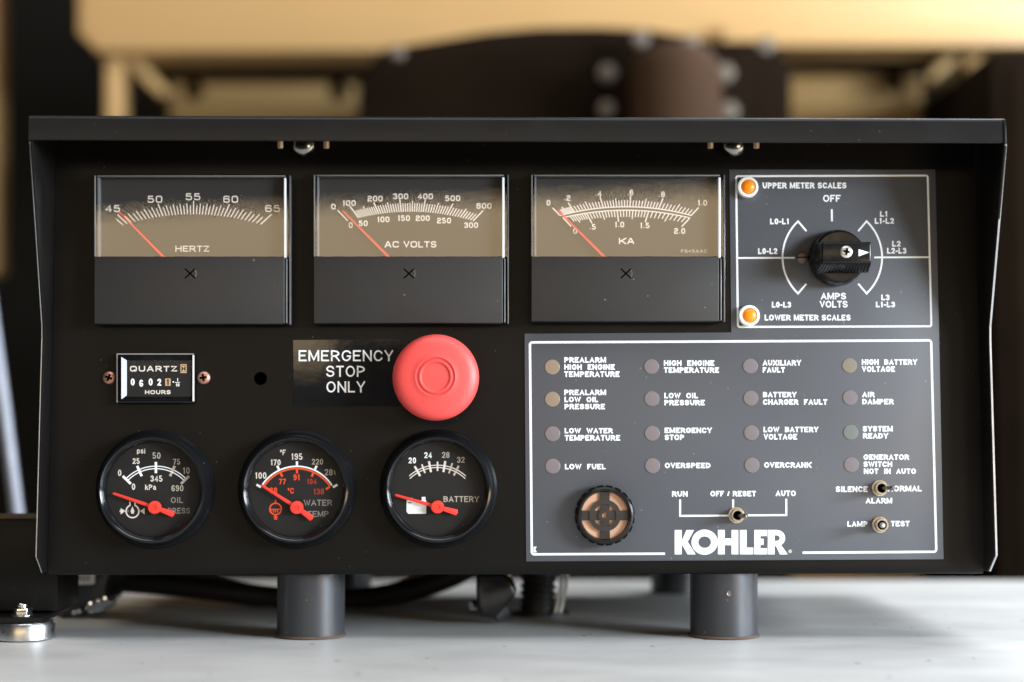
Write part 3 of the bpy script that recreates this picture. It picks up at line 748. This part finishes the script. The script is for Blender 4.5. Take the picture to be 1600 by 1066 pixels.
# slotted screw half in the knob's shadow
c2 = L(1253, 403, TH)
o = MB().lathe([(9.5 * K, 0), (9.3 * K, .001), (7.5 * K, .0019), (3 * K, .0023), (.3 * K, .0024)], n=30).build('slotted_screw', 'screw_dull', root, loc=c2)
x = MB(); x.box((-9 * K, -.00255, -.9 * K), (9 * K, -.0012, .9 * K)); x.build('drive_slot', 'hole_dark', o)

# ------------------------------------------------------------------ buzzer
c = L(945, 805.5, .008); c.y = -TH
bz = MB().lathe([(44 * K, 0), (45.5 * K, .002), (45.5 * K, .0075), (44 * K, .0098), (41 * K, .0108), (38 * K, .0106), (36.5 * K, .0085), (36.2 * K, .005)], n=64, cap=False).build('buzzer', 'black_plastic', root, loc=c)
d = MB().lathe([(36.3 * K, .0072), (1 * K, .0073)], n=48).build('diaphragm', 'copper_disc', bz)
g = MB()
for a in range(4):
    ca, sa = math.cos(a * math.pi / 2), math.sin(a * math.pi / 2)
    P = [(5.5, -7.2), (36.2, -7.6), (36.2, 7.6), (5.5, 7.2)]
    g.extrude([Vector(((u * ca - v * sa) * K, -.0086, (u * sa + v * ca) * K)) for u, v in P], (0, .0022, 0))
for r0_, r1_ in ((17.5, 24.5), (4.6, 10.5)):
    g.lathe([(r0_ * K, .0065), (r0_ * K, .0093), (r1_ * K, .0093), (r1_ * K, .0065)], n=40, cap=False)
g.build('grille', 'grille_grey', bz)
for i in range(20):
    a = 2 * math.pi * i / 20 + .15
    s = MB(); s.extrude([Vector((45.6 * K * math.cos(a + t), -.0022, 45.6 * K * math.sin(a + t))) for t in (-.11, 0, .11)] + [Vector((46.8 * K * math.cos(a + t), -.0022, 46.8 * K * math.sin(a + t))) for t in (.11, 0, -.11)], (0, -.0062, 0))
    s.build('rim_tooth', 'bezel_black', bz, bevel=.0002)
# ------------------------------------------------------------------ toggle switches
for bx, by, tx, ty in ((1152.5, 805.5, 1166.5, 807), (1377.5, 763, 1396.5, 762.6), (1378, 820.5, 1379.2, 821.2)):
    c = L(bx, by, .006); c.y = -TH
    o = MB().lathe([(12.5 * K, 0), (12.5 * K, .001), (10.2 * K, .0012), (10.2 * K, .0056), (9.5 * K, .0064), (7.4 * K, .0064), (6.8 * K, .004)], n=32, cap=False).build('toggle_switch', 'brass_nickel', root, loc=c)
    MB().lathe([(6.9 * K, .0042), (.2 * K, .0042)], n=24).build('bore', 'hole_dark', o)
    tip = L(tx, ty, .021) - c; b = Vector((0, -.0035, 0))
    path = [b.lerp(tip, t) for t in (0, .3, .6, .82, .9, .96, 1.0)]
    MB().tube(path, [2.6 * K, 3.0 * K, 3.6 * K, 4.4 * K, 4.3 * K, 3.2 * K, 1.0 * K], n=18).build('lever', 'dark_chrome' if tx > bx + 5 else 'screw_zinc', o)

# ------------------------------------------------------------------ emergency stop
sb = MB(); prism(sb, [(458, 531.5), (624.5, 530), (625.5, 634.5), (459, 635)], .0001, .0003)
sl_ = sb.build('stop_label', 'label_film', root)
ik = Ink(.00033)
ik.text('EMERGENCY', 466.6, 614.4, 547.4, 564.6, 2.5, gap=.15); ik.text('STOP', 509.6, 570.2, 571.6, 589, 2.5, gap=.15); ik.text('ONLY', 510, 570.4, 596, 613.4, 2.5, gap=.15)
ik.build('lettering', 'print_white', sl_)
c = L(680.5, 589, .027); c.y = 0
st = MB().lathe([(24 * K, .0001), (24 * K, .012)], n=40, cap=False).build('stop_button', 'black_plastic', root, loc=c)
r = 68.3 * K * (1.023 / 1.05)
MB().lathe([(24 * K, .0105), (r * .80, .0105), (r * .93, .0125), (r * .985, .0165), (r, .0205), (r * .985, .0238), (r * .95, .0262), (r * .88, .0279), (r * .76, .0289), (r * .6, .0295),
            (r * .475, .0298), (r * .462, .0300), (r * .445, .0299), (r * .425, .0291), (r * .405, .0291), (r * .39, .0297), (r * .375, .0301), (r * .345, .0301), (r * .33, .0296), (r * .315, .0292), (r * .30, .0292), (r * .05, .0295)], n=72).build('mushroom_cap', 'stop_red', st)

# ------------------------------------------------------------------ hour meter
hm = MB(); prism(hm, rect(181.5, 552, 303.5, 630), .0003, .0050); hmo = hm.build('hour_meter', 'bezel_black', root, bevel=.0010, segs=3)
fr = MB()
for q in (rect(182.2, 552.4, 303, 554.2), rect(182.2, 554.2, 183.6, 629)): prism(fr, q, .0049, .0052)
fr.build('bezel_edge', 'print_grey', hmo)
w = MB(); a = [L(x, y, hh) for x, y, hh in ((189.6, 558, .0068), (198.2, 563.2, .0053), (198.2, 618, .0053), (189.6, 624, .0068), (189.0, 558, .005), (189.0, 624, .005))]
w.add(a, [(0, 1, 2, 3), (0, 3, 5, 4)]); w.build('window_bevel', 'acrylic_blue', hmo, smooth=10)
w = MB(); prism(w, rect(301, 555, 303, 627), .0048, .0064); w.build('window_bevel', 'acrylic_glint', hmo)
w = MB(); prism(w, rect(198.4, 563.5, 300.8, 620), .0048, .0053); w.build('dial', 'dial_black', hmo)
ik = Ink(.00535); ik.text('QUARTZ', 203, 276.6, 572, 580.6, 1.9, rad=2.2, wide=True, gap=.2); ik.text('HOURS', 226.6, 266.6, 609.8, 616, 1.5, rad=1.8, wide=True, gap=.16); ik.build('lettering', 'print_cream', hmo)
ik = Ink(.00535)
for t, x, y in (('0', 207.4, 597), ('6', 220.6, 599), ('0', 235.4, 597), ('2', 248.8, 597.4)): ik.ctext(t, x, y, 11, 2.3, .95)
ik.disc(270.8, 597, 1.2); ik.ctext('1', 277.5, 593.6, 5, 1.1, 1); ik.line([(273.5, 597.6), (281.5, 597.6)], .9); ik.ctext('10', 277.5, 601.6, 5, 1.1, 1); ik.build('digits', 'print_white', hmo)
ik = Ink(.00535); ik.poly(rect(258.2, 591.6, 266.6, 603)); ik.line(rect(282.8, 570, 290.8, 582.2), 1.6, True); ik.poly([(284, 571.5), (289.6, 571.5), (286.8, 576)]); ik.poly([(284, 581), (286.8, 576.2), (289.6, 581)]); ik.build('tenths_wheel', 'tan_pin', hmo)
ik = Ink(.00560); ik.ctext('1', 262.3, 597.3, 9, 1.8, 1); ik.build('digits', 'hole_dark', hmo)
w = MB(); w.add([L(x, y, .0060) for x, y in rect(198.4, 563.5, 300.8, 620)], [(0, 1, 2, 3)]); w.build('window_pane', 'hour_glass', hmo, to_viewer=True)
phillips('panel_screw', 'screw_copper', 171, 590.5, 10.4 * K, .0002, root, .0024)
phillips('panel_screw', 'screw_copper', 318.5, 590.5, 10.4 * K, .0002, root, .0024)

# ------------------------------------------------------------------ three round gauges
RED = 'needle_red'
def gauge(cx, cy, hub, tip, tail, label):
    c = L(cx, cy, 0)
    k = K
    o = MB().lathe([(92 * k, .0001), (92 * k, .0022), (90.8 * k, .0034), (88 * k, .0044), (86.5 * k, .0060), (85.5 * k, .0100), (84 * k, .0125), (81.5 * k, .0142), (78.5 * k, .0146), (75.6 * k, .0138), (73.4 * k, .0118), (72.4 * k, .0090), (72.2 * k, .0062)], n=88, cap=False).build('round_gauge', 'bezel_black', root, loc=c)
    o['label'] = label
    MB().lathe([(72.3 * k, .0062), (1 * k, .0062)], n=64).build('dial', 'dial_black', o)
    MB().lathe([(73.2 * k, .0112), (1 * k, .0112)], n=64).build('glass', 'gauge_glass', o, to_viewer=True)
    nd = MB(); hN = .0092
    a = Vector(tip); b = Vector(tail); hb_ = Vector(hub); t = (b - a).normalized(); nn = Vector((-t.y, t.x))
    pts = [a + nn * 2.0, hb_ + nn * 3.0, b + nn * 5.0, b + t * 2, b - nn * 5.0, hb_ - nn * 3.0, a - nn * 2.0, a - t * 1.5]
    top = [L(p.x, p.y, hN) - c for p in pts]; nd.extrude(top, (0, .0008, 0))
    hc_ = L(hub[0], hub[1], hN + .001) - c
    n = nd.build('needle', RED, o, bevel=.0003)
    MB().lathe([(10.2 * k, -.0012), (10.2 * k, .0004), (9.4 * k, .0010), (4.2 * k, .0012), (4 * k, .0008), (.3 * k, .0008)], c=hc_, n=32).build('needle_hub', RED, o)
    return o, c
GH = .00625
def ginks(o, c, mat, fn, name='scale_print'):
    ik = Ink(GH); fn(ik); m = ik.build(name, mat, o); m.location = -Vector(c); return m
# oil pressure
g1, c1 = gauge(243.5, 764, (241.6, 793), (177, 771.2), (270.5, 803.8), 'oil pressure gauge with one red needle, below the hour meter')
P1 = (243.6, 794)
def rt(ik, p, a, r0, r1, w): ik.line([(p[0] + r0 * math.sin(R(a)), p[1] - r0 * math.cos(R(a))), (p[0] + r1 * math.sin(R(a)), p[1] - r1 * math.cos(R(a)))], w)
def f(ik):
    ik.arc(*P1, 65.5, -46, 46, 1.6); ik.arc(*P1, 61.6, -46, 46, 1.6)
    for a in (-46, -24, 0): rt(ik, P1, a, 54.5, 72, 4.0)
ginks(g1, c1, 'print_white', f)
def f(ik):
    for a in (24, 46): rt(ik, P1, a, 54.5, 72, 4.0)
    ik.ctext('50', 244.6, 712, 10, 1.6, .95); ik.ctext('75', 276, 721.6, 9, 1.5, .95); ik.ctext('10', 291, 735.4, 10, 1.5, .95); ik.ctext('690', 277.2, 763, 9.6, 1.5, .95)
ginks(g1, c1, 'print_mid', f)
def f(ik):
    ik.ctext('25', 212.6, 720.6, 9, 1.7, .95); ik.ctext('0', 187, 739, 10, 1.7, .9); ik.ctext('0', 208.6, 760.6, 10, 1.7, .9); ik.ctext('345', 244.4, 748, 9.6, 1.7, .95)
    ik.ctext('psi', 220.5, 704.6, 8.4, 1.5, 1); ik.ctext('kPa', 235.4, 761.4, 8.4, 1.5, 1)
ginks(g1, c1, 'print_cream', f, 'lettering')
def f(ik): ik.text('OIL', 267, 286, 777, 786, 1.5); ik.text('PRESS', 262.5, 297, 793.6, 802.8, 1.5)
ginks(g1, c1, 'print_grey', f, 'lettering')
def f(ik):
    ik.arc(207, 799, 10, 20, 340, 2.2); ik.line([(203.2, 789.5), (202.8, 784)], 2); ik.line([(210.8, 789.5), (211.2, 784)], 2)
    ik.poly([(207, 791.5), (210, 798.6), (209, 802.3), (207, 803.2), (205, 802.3), (204, 798.6)])
    ik.poly([(188.5, 794), (196, 798.6), (188.5, 804)]); ik.poly([(226, 794), (218.5, 798.6), (226, 804)]); ik.line([(189.5, 798.8), (187, 798.8)], 3)
ginks(g1, c1, 'print_cream', f, 'symbol')
# water temperature
g2, c2_ = gauge(464.8, 764, (463.6, 793.2), (408.4, 758.4), (487, 810), 'water temperature gauge with red inner scale, second of the round gauges')
P2 = (464, 794)
def f(ik):
    ik.arc(*P2, 65.2, -57, 57, 2.4)
    for a in (-60, -25, 0, 25, 60): rt(ik, P2, a, 65, 73, 3.6)
ginks(g2, c2_, 'print_white', f)
def f(ik):
    ik.arc(*P2, 61.8, -57, 57, 2.8)
    for a in (-57, -25, 0, 25, 57): rt(ik, P2, a, 54, 61.5, 3.4)
ginks(g2, c2_, 'print_red', f)
def f(ik):
    ik.ctext('°F', 442, 707, 8.4, 1.5, 1); ik.ctext('195', 463.8, 713.6, 10, 1.7, .95); ik.ctext('170', 430.6, 722.6, 9, 1.7, .95); ik.ctext('100', 407.4, 743.2, 10, 1.7, .95)
ginks(g2, c2_, 'print_cream', f, 'lettering')
def f(ik): ik.ctext('220', 496, 721.6, 9, 1.5, .95); ik.ctext('28', 513.5, 738, 10, 1.5, .95); ik.line([(522.4, 735.5), (523.6, 742)], 1.4)
ginks(g2, c2_, 'print_mid', f, 'lettering')
def f(ik): ik.ctext('77', 441.2, 752.6, 8.6, 1.6, .95); ik.ctext('91', 463.5, 746, 9.4, 1.7, .95); ik.ctext('38', 427.2, 766.6, 9.4, 1.7, .95); ik.ctext('°C', 454.4, 767, 9, 1.5, .9)
ginks(g2, c2_, 'print_red', f, 'lettering')
def f(ik): ik.ctext('104', 487, 752.6, 8.4, 1.5, .95); ik.ctext('138', 498, 768.2, 9.2, 1.5, .95)
ginks(g2, c2_, 'print_red_dimmed', f, 'lettering')
def f(ik): ik.text('WATER', 474.6, 519, 781, 790.4, 1.5); ik.text('TEMP', 480.5, 513.5, 798.6, 807.8, 1.5)
ginks(g2, c2_, 'print_grey', f, 'lettering')
def f(ik):
    ik.arc(430.6, 795.4, 9, 0, 360, 2.2); ik.line([(423, 796), (438.4, 796)], 1.6)
    for x in (427.4, 430.6, 433.8): ik.line([(x, 796), (x, 801)], 1.7)
    ik.line([(430.6, 804), (430.6, 812)], 3.0); ik.line([(427.2, 808), (434, 808)], 1.5); ik.line([(427.8, 811.3), (433.4, 811.3)], 1.5); ik.line([(430.6, 786.4), (430.6, 781)], 2)
ginks(g2, c2_, 'print_red', f, 'symbol')
# battery
g3, c3 = gauge(685.3, 763.4, (683.6, 792.4), (618.2, 773.8), (713.6, 801), 'battery gauge with white battery symbol, under the red stop button')
P3 = (683.6, 793)
def f(ik):
    ik.arc(*P3, 66, -42, 42, 1.5); ik.arc(*P3, 62.4, -44, 44, 1.5)
    for i, a in enumerate((-29, -20, -10.5, 0, 9.5)): rt(ik, P3, a, 56 if i % 2 == 0 else 57, 73.5 if i % 2 == 0 else 71.5, 3.4 if i % 2 == 0 else 2.6)
ginks(g3, c3, 'print_cream', f)
def f(ik):
    for i, a in enumerate((18.5, 27)): rt(ik, P3, a, 56, 73, 3.2 if i else 2.6)
    ik.ctext('28', 696.5, 711, 9.4, 1.6, .95); ik.ctext('32', 720, 718.6, 9.4, 1.6, .95); ik.text('BATTERY', 693, 748.4, 775.4, 784.6, 1.5)
ginks(g3, c3, 'print_mid', f)
def f(ik): ik.ctext('20', 644.2, 719.6, 9.4, 1.8, .95); ik.ctext('24', 668.8, 711.4, 9.4, 1.7, .95)
ginks(g3, c3, 'print_white', f, 'lettering')
def f(ik):
    ik.poly([(635.2, 782), (666, 782), (666, 803), (638, 803), (635.2, 799.6)]); ik.poly(rect(659, 776.6, 664.8, 782)); ik.poly(rect(637, 778, 644, 782))
ginks(g3, c3, 'print_white', f, 'symbol')
def f(ik): ik.line([(638, 785.6), (643, 785.6)], 1.3)
m = ginks(g3, c3, 'hole_dark', f, 'symbol'); m.location.y -= .0002

# ================================================================== THINGS ROUND IT ON THE DECK
def bez(P, n=40):
    """smooth path through points"""
    P = [Vector(p) for p in P]; out = []
    for i in range(len(P) - 1):
        p0 = P[max(i - 1, 0)]; p1 = P[i]; p2 = P[i + 1]; p3 = P[min(i + 2, len(P) - 1)]
        for k in range(n // (len(P) - 1)):
            t = k / (n // (len(P) - 1))
            out.append(0.5 * ((2 * p1) + (p2 - p0) * t + (2 * p0 - 5 * p1 + 4 * p2 - p3) * t * t + (3 * p1 - p0 - 3 * p2 + p3) * t ** 3))
    out.append(P[-1]); return out
cb = MB().tube(bez([at(120, 905, .20), at(220, 910, .20), at(330, 921, .205), at(440, 935, .21), at(540, 938, .205), at(630, 925, .2), at(700, 903, .2), at(745, 880, .2)], 56), .0084, n=20)
tag(cb.build('cable', 'rubber'), 'thick black cable sagging behind the posts under the panel', 'cable')
# elbow connector
e0 = at(752, 885, .13); e1 = at(768, 915, .115); e2 = at(778, 950, .10)
el = empty('cable_connector', (e2.x, e2.y, 0)); tag(el, 'glossy black plug connector leaning on the deck beside the ribbed conduit', 'connector')
el_off = Vector((e2.x, e2.y, 0))
mb = MB()
pts = [(744, 896), (786, 896), (800, 908), (807, 924), (803, 934), (790, 948), (775, 966), (752, 966), (746, 950), (744, 925)]
mb.extrude([at(x, y, .085) - el_off for x, y in pts], (0, .026, 0)); mb.build('body', 'gloss_plastic', el, bevel=.003, segs=4)
mb = MB().tube([at(790, 950, .099) - el_off, at(772, 962, .097) - el_off], .006, n=16); mb.build('collar', 'post_paint', el)
mb = MB().tube([at(741, 946, .095) - el_off, at(736, 947, .093) - el_off], [.0035, .0028], n=12); mb.build('stud', 'steel_zinc', el)
mb = MB().tube([at(793, 890, .12) - el_off, at(797, 905, .12) - el_off, at(803, 916, .12) - el_off], .0016, n=8); mb.build('wire', 'tan_pin', el)
# corrugated conduit through a grommet in the deck
cbase = at(846, 951, .15); cbase.z = 0
cd = empty('conduit', cbase); tag(cd, 'ribbed black conduit going down through a hole in the deck', 'conduit')
path = []; rads = []
p0 = Vector((-.003, 0, 0.0)); p1 = Vector((-.001, .004, .055))
for i in range(46):
    path.append(p0.lerp(p1, i / 45)); rads.append(.0116 + (.0013 if i % 4 < 2 else -.0005))
MB().tube(path, rads, n=22).build('ribbed_tube', 'rubber', cd, smooth=25)
MB().turn([(.0205, .0006), (.0200, .0024), (.0180, .0030), (.0165, .0022), (.0160, .0008)], n=36, caps=(False, False)).build('grommet', 'post_paint', cd)
MB().turn([(.0159, .0009), (.0002, .0009)], n=28, caps=(False, False)).build('hole', 'hole_dark', cd)
for dx in (0.0105, .0140):
    MB().tube([Vector((dx - .001, -.009, .002)), Vector((dx + .003, -.006, .02)), Vector((dx + .006, -.004, .045))], .0012, n=8).build('wire', 'paper_white', cd)
# black foot on zinc pad at the left
Yb = .02
b0 = at(-40, 965, Yb); b1 = at(90, 812, Yb)
ft = empty('equipment_foot', (b1.x - .02, Yb, 0)); tag(ft, 'black steel foot with bolt standing on round zinc pad', 'machine foot')
fo = Vector((b1.x - .02, Yb, 0))
mb = MB(); mb.box(Vector((b0.x - .08, Yb + .002, .0165)) - fo, Vector((b1.x, Yb + .055, b1.z)) - fo); mb.build('block', 'black_paint', ft, bevel=.0012)
mb = MB(); mb.box(Vector((b0.x - .08, Yb + .004, b1.z + .0002)) - fo, Vector((b1.x - .001, Yb + .054, b1.z + .0012)) - fo); mb.build('dust', 'dusty_top', ft)
zf = at(0, 965, Yb - .02).z
mb = MB(); mb.box(Vector((b0.x - .08, Yb - .022, .0115)) - fo, Vector((b1.x - .004, Yb + .05, .0150)) - fo); mb.build('base_flange', 'black_paint', ft, bevel=.0008)
pc = at(40, 985, Yb - .003)
mb = MB().turn([(.0175, .0002), (.019, .001), (.019, .0095), (.0180, .0112)], n=48); o = mb.build('pad', 'brushed_zinc', ft, loc=Vector((pc.x, Yb - .006, 0)) - fo)
bc = at(35, 950, Yb - .012)
hx = [Vector((.0062 * math.cos(R(60 * i + 12)), .0062 * math.sin(R(60 * i + 12)), .0151)) for i in range(6)]
mb = MB().extrude(hx, (0, 0, .0052)); mb.turn([(.0072, .0150), (.0072, .0162)], n=28); mb.turn([(.0032, .0200), (.0032, .0225), (.0025, .0230)], n=18)
mb.build('bolt', 'steel_zinc', ft, loc=Vector((bc.x, Yb - .012, 0)) - fo, bevel=.0004)
# bracket behind it, with its white sticker and zinc studs
Yc = .13
q0 = at(92, 962, Yc); q1 = at(172, 885, Yc)
br = empty('pipe_bracket', (q0.x + .01, Yc, 0)); tag(br, 'dark bracket with small white sticker behind the black foot', 'bracket')
bo = Vector((q0.x + .01, Yc, 0))
mb = MB(); mb.extrude([at(x, y, Yc) - bo for x, y in ((88, 880), (176, 880), (168, 905), (163, 922), (168, 938), (150, 952), (120, 962), (88, 964))], (0, .05, 0)); mb.build('body', 'post_paint', br, bevel=.0015)
mb = MB(); mb.extrude([at(x, y, Yc - .0006) - bo for x, y in ((112, 894), (148, 894), (148, 911), (146, 913), (114, 914), (112, 912))], (0, .0004, 0)); st_ = mb.build('sticker', 'paper_white', br)
mb = MB()
for i in range(7): mb.extrude([at(x, y, Yc - .0008) - bo for x, y in rect(120 + i * 3.2, 899, 121.4 + i * 3.2 + (i % 2) * .7, 908)], (0, .0001, 0))
mb.build('sticker_print', 'print_grey', st_)
for x, y, r in ((143, 950, .0040), (155, 947, .0046), (166, 942, .0040), (116, 957, .0022), (124, 955, .0022), (97, 951, .003)):
    p = at(x, y, Yc - .006) - bo
    MB().tube([p + Vector((0, .012, 0)), p, p + Vector((0, -.0012, 0))], [r, r, r * .7], n=16).build('stud', 'steel_zinc', br)
# silver pipe at the far left
pp = MB().tube([at(-22, 430, .5), at(4, 620, .45), at(28, 812, .4), at(40, 905, .38)], .0060, n=20)
tag(pp.build('pipe', 'silver_pipe'), 'slanting silver pipe at the far left behind the black foot', 'pipe')

# ================================================================== BLURRED MACHINERY BEHIND
YB = 1.25
def slab(name, px, Y, depth, mat, parent=None, off=None, bevel=.006):
    mb = MB(); off = off or Vector((0, 0, 0))
    mb.extrude([at(x, y, Y) - off for x, y in px], (0, depth, 0)); return mb.build(name, mat, parent, bevel=bevel)
cw = empty('cowling', (0, YB, 0.45)); co = Vector((0, YB, 0.45))
tag(cw, 'wide tan sheet metal cowling above and behind the control panel', 'cowling')
slab('casing', [(118, -260), (118, 52), (150, 82), (560, 82), (1250, 72), (1720, 68), (1720, -260)], YB, .5, 'tan_paint', cw, co, .012)
slab('bottom_rail', [(1130, 40), (1720, 34), (1720, 71), (1130, 73)], YB - .03, .028, 'tan_paint', cw, co, .004)
def leg(x0, x1, y0): return slab('leg', [(x0, y0), (x1, y0), (x1, 1100), (x0, 1100)], YB + .03, .05, 'tan_paint', cw, co)
leg(163, 190, 84); leg(1508, 1536, 72)
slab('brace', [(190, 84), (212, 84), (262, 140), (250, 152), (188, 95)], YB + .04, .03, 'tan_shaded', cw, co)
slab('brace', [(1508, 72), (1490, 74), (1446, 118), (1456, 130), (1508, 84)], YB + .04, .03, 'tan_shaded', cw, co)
slab('cross_beam', [(196, 84), (600, 84), (600, 116), (240, 116)], YB + .09, .04, 'engine_black', cw, co)
slab('cross_beam', [(1220, 74), (1500, 74), (1480, 106), (1220, 106)], YB + .09, .04, 'engine_black', cw, co)
for x0, x1, y0, bolts in ((264, 556, 119, ((303, 142), (530, 142))), (1226, 1440, 109, ((1398, 130),))):
    g0 = at((x0 + x1) / 2, 700, YB + .15)
    pl = empty('tan_plate', g0); tag(pl, 'tan steel plate with bolt holes behind the panel, ' + ('wider one on the left' if x0 < 800 else 'smaller one on the right'), 'steel plate', 'tan plates under the cowling')
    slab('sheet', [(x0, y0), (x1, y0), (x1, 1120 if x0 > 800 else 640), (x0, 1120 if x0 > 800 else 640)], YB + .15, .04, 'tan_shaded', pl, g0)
    for bx, by in bolts:
        q = at(bx, by, YB + .148) - g0
        MB().lathe([(.014, -.001), (.014, .0), (.0002, .0)], n=20).build('bolt_hole', 'hole_dark', pl, loc=q)
# engine end: black arched housing, round flange with bolts, brown elbow
Ye = .95
en = empty('engine', (0, Ye, 0)); eo = Vector((0, Ye, 0)); tag(en, 'black engine end with bolted flange and brown exhaust stub, out of focus', 'engine')
arch = [(555, 1000), (560, 130), (580, 92), (604, 72), (650, 66), (700, 58), (760, 48), (840, 41), (930, 40), (1010, 43), (1060, 52), (1110, 62), (1180, 62), (1220, 74), (1238, 100), (1240, 1000)]
slab('housing', arch, Ye + .05, .22, 'engine_black', en, eo, .01)
fc = at(1050, 150, Ye)
fp = [(1050 + 118 * math.cos(2 * math.pi * i / 40), 165 + 112 * math.sin(2 * math.pi * i / 40)) for i in range(40)]
slab('flange', fp, Ye + .01, .038, 'engine_black', en, eo, .004)
MB().turn([(.054, -.2), (.054, .0), (.050, .018), (.040, .031), (.020, .038)], n=36).build('exhaust_stub', 'exhaust_brown', en, loc=at(1056, 122, Ye - .05) - eo)
for bx, by, r in ((1000, 63, .0105), (1077, 70, .0105), (948, 117, .011), (1131, 117, .0115), (1195, 73, .0105), (947, 174, .010), (1138, 176, .011), (622, 84, .009)):
    q = at(bx, by, Ye + .008) - eo
    hxp = [Vector((r * 1.1 * math.cos(R(60 * i)), 0, r * 1.1 * math.sin(R(60 * i)))) for i in range(6)]
    MB().extrude(hxp, (0, -.012, 0)).build('bolt', 'bolt_dull', en, loc=q, bevel=.0015)
# tan post edge at the very left, dark cabinet on the right
slab_o = slab('door_post', [(-70, -200), (-5, -200), (-5, 430), (-70, 430)], 1.5, .06, 'tan_paint'); tag(slab_o, 'narrow tan door post at the left edge of the picture', 'door post')

cbn = empty('cabinet', (at(1800, 700, 1.05).x, 1.05, -1.0)); cbo = Vector(cbn.location)
tag(cbn, 'dark cabinet standing behind the panel at the right edge', 'cabinet')
mb = MB(); p = at(1550, 76, 1.05); mb.box(Vector((p.x, 1.05, -.999)) - cbo, Vector((p.x + .55, 1.5, p.z)) - cbo); mb.build('body', 'engine_black', cbn, bevel=.006)
mb = MB(); mb.box(Vector((p.x + .02, 1.044, -.95)) - cbo, Vector((p.x + .53, 1.0495, p.z - .02)) - cbo); mb.build('door', 'engine_black', cbn, bevel=.002)
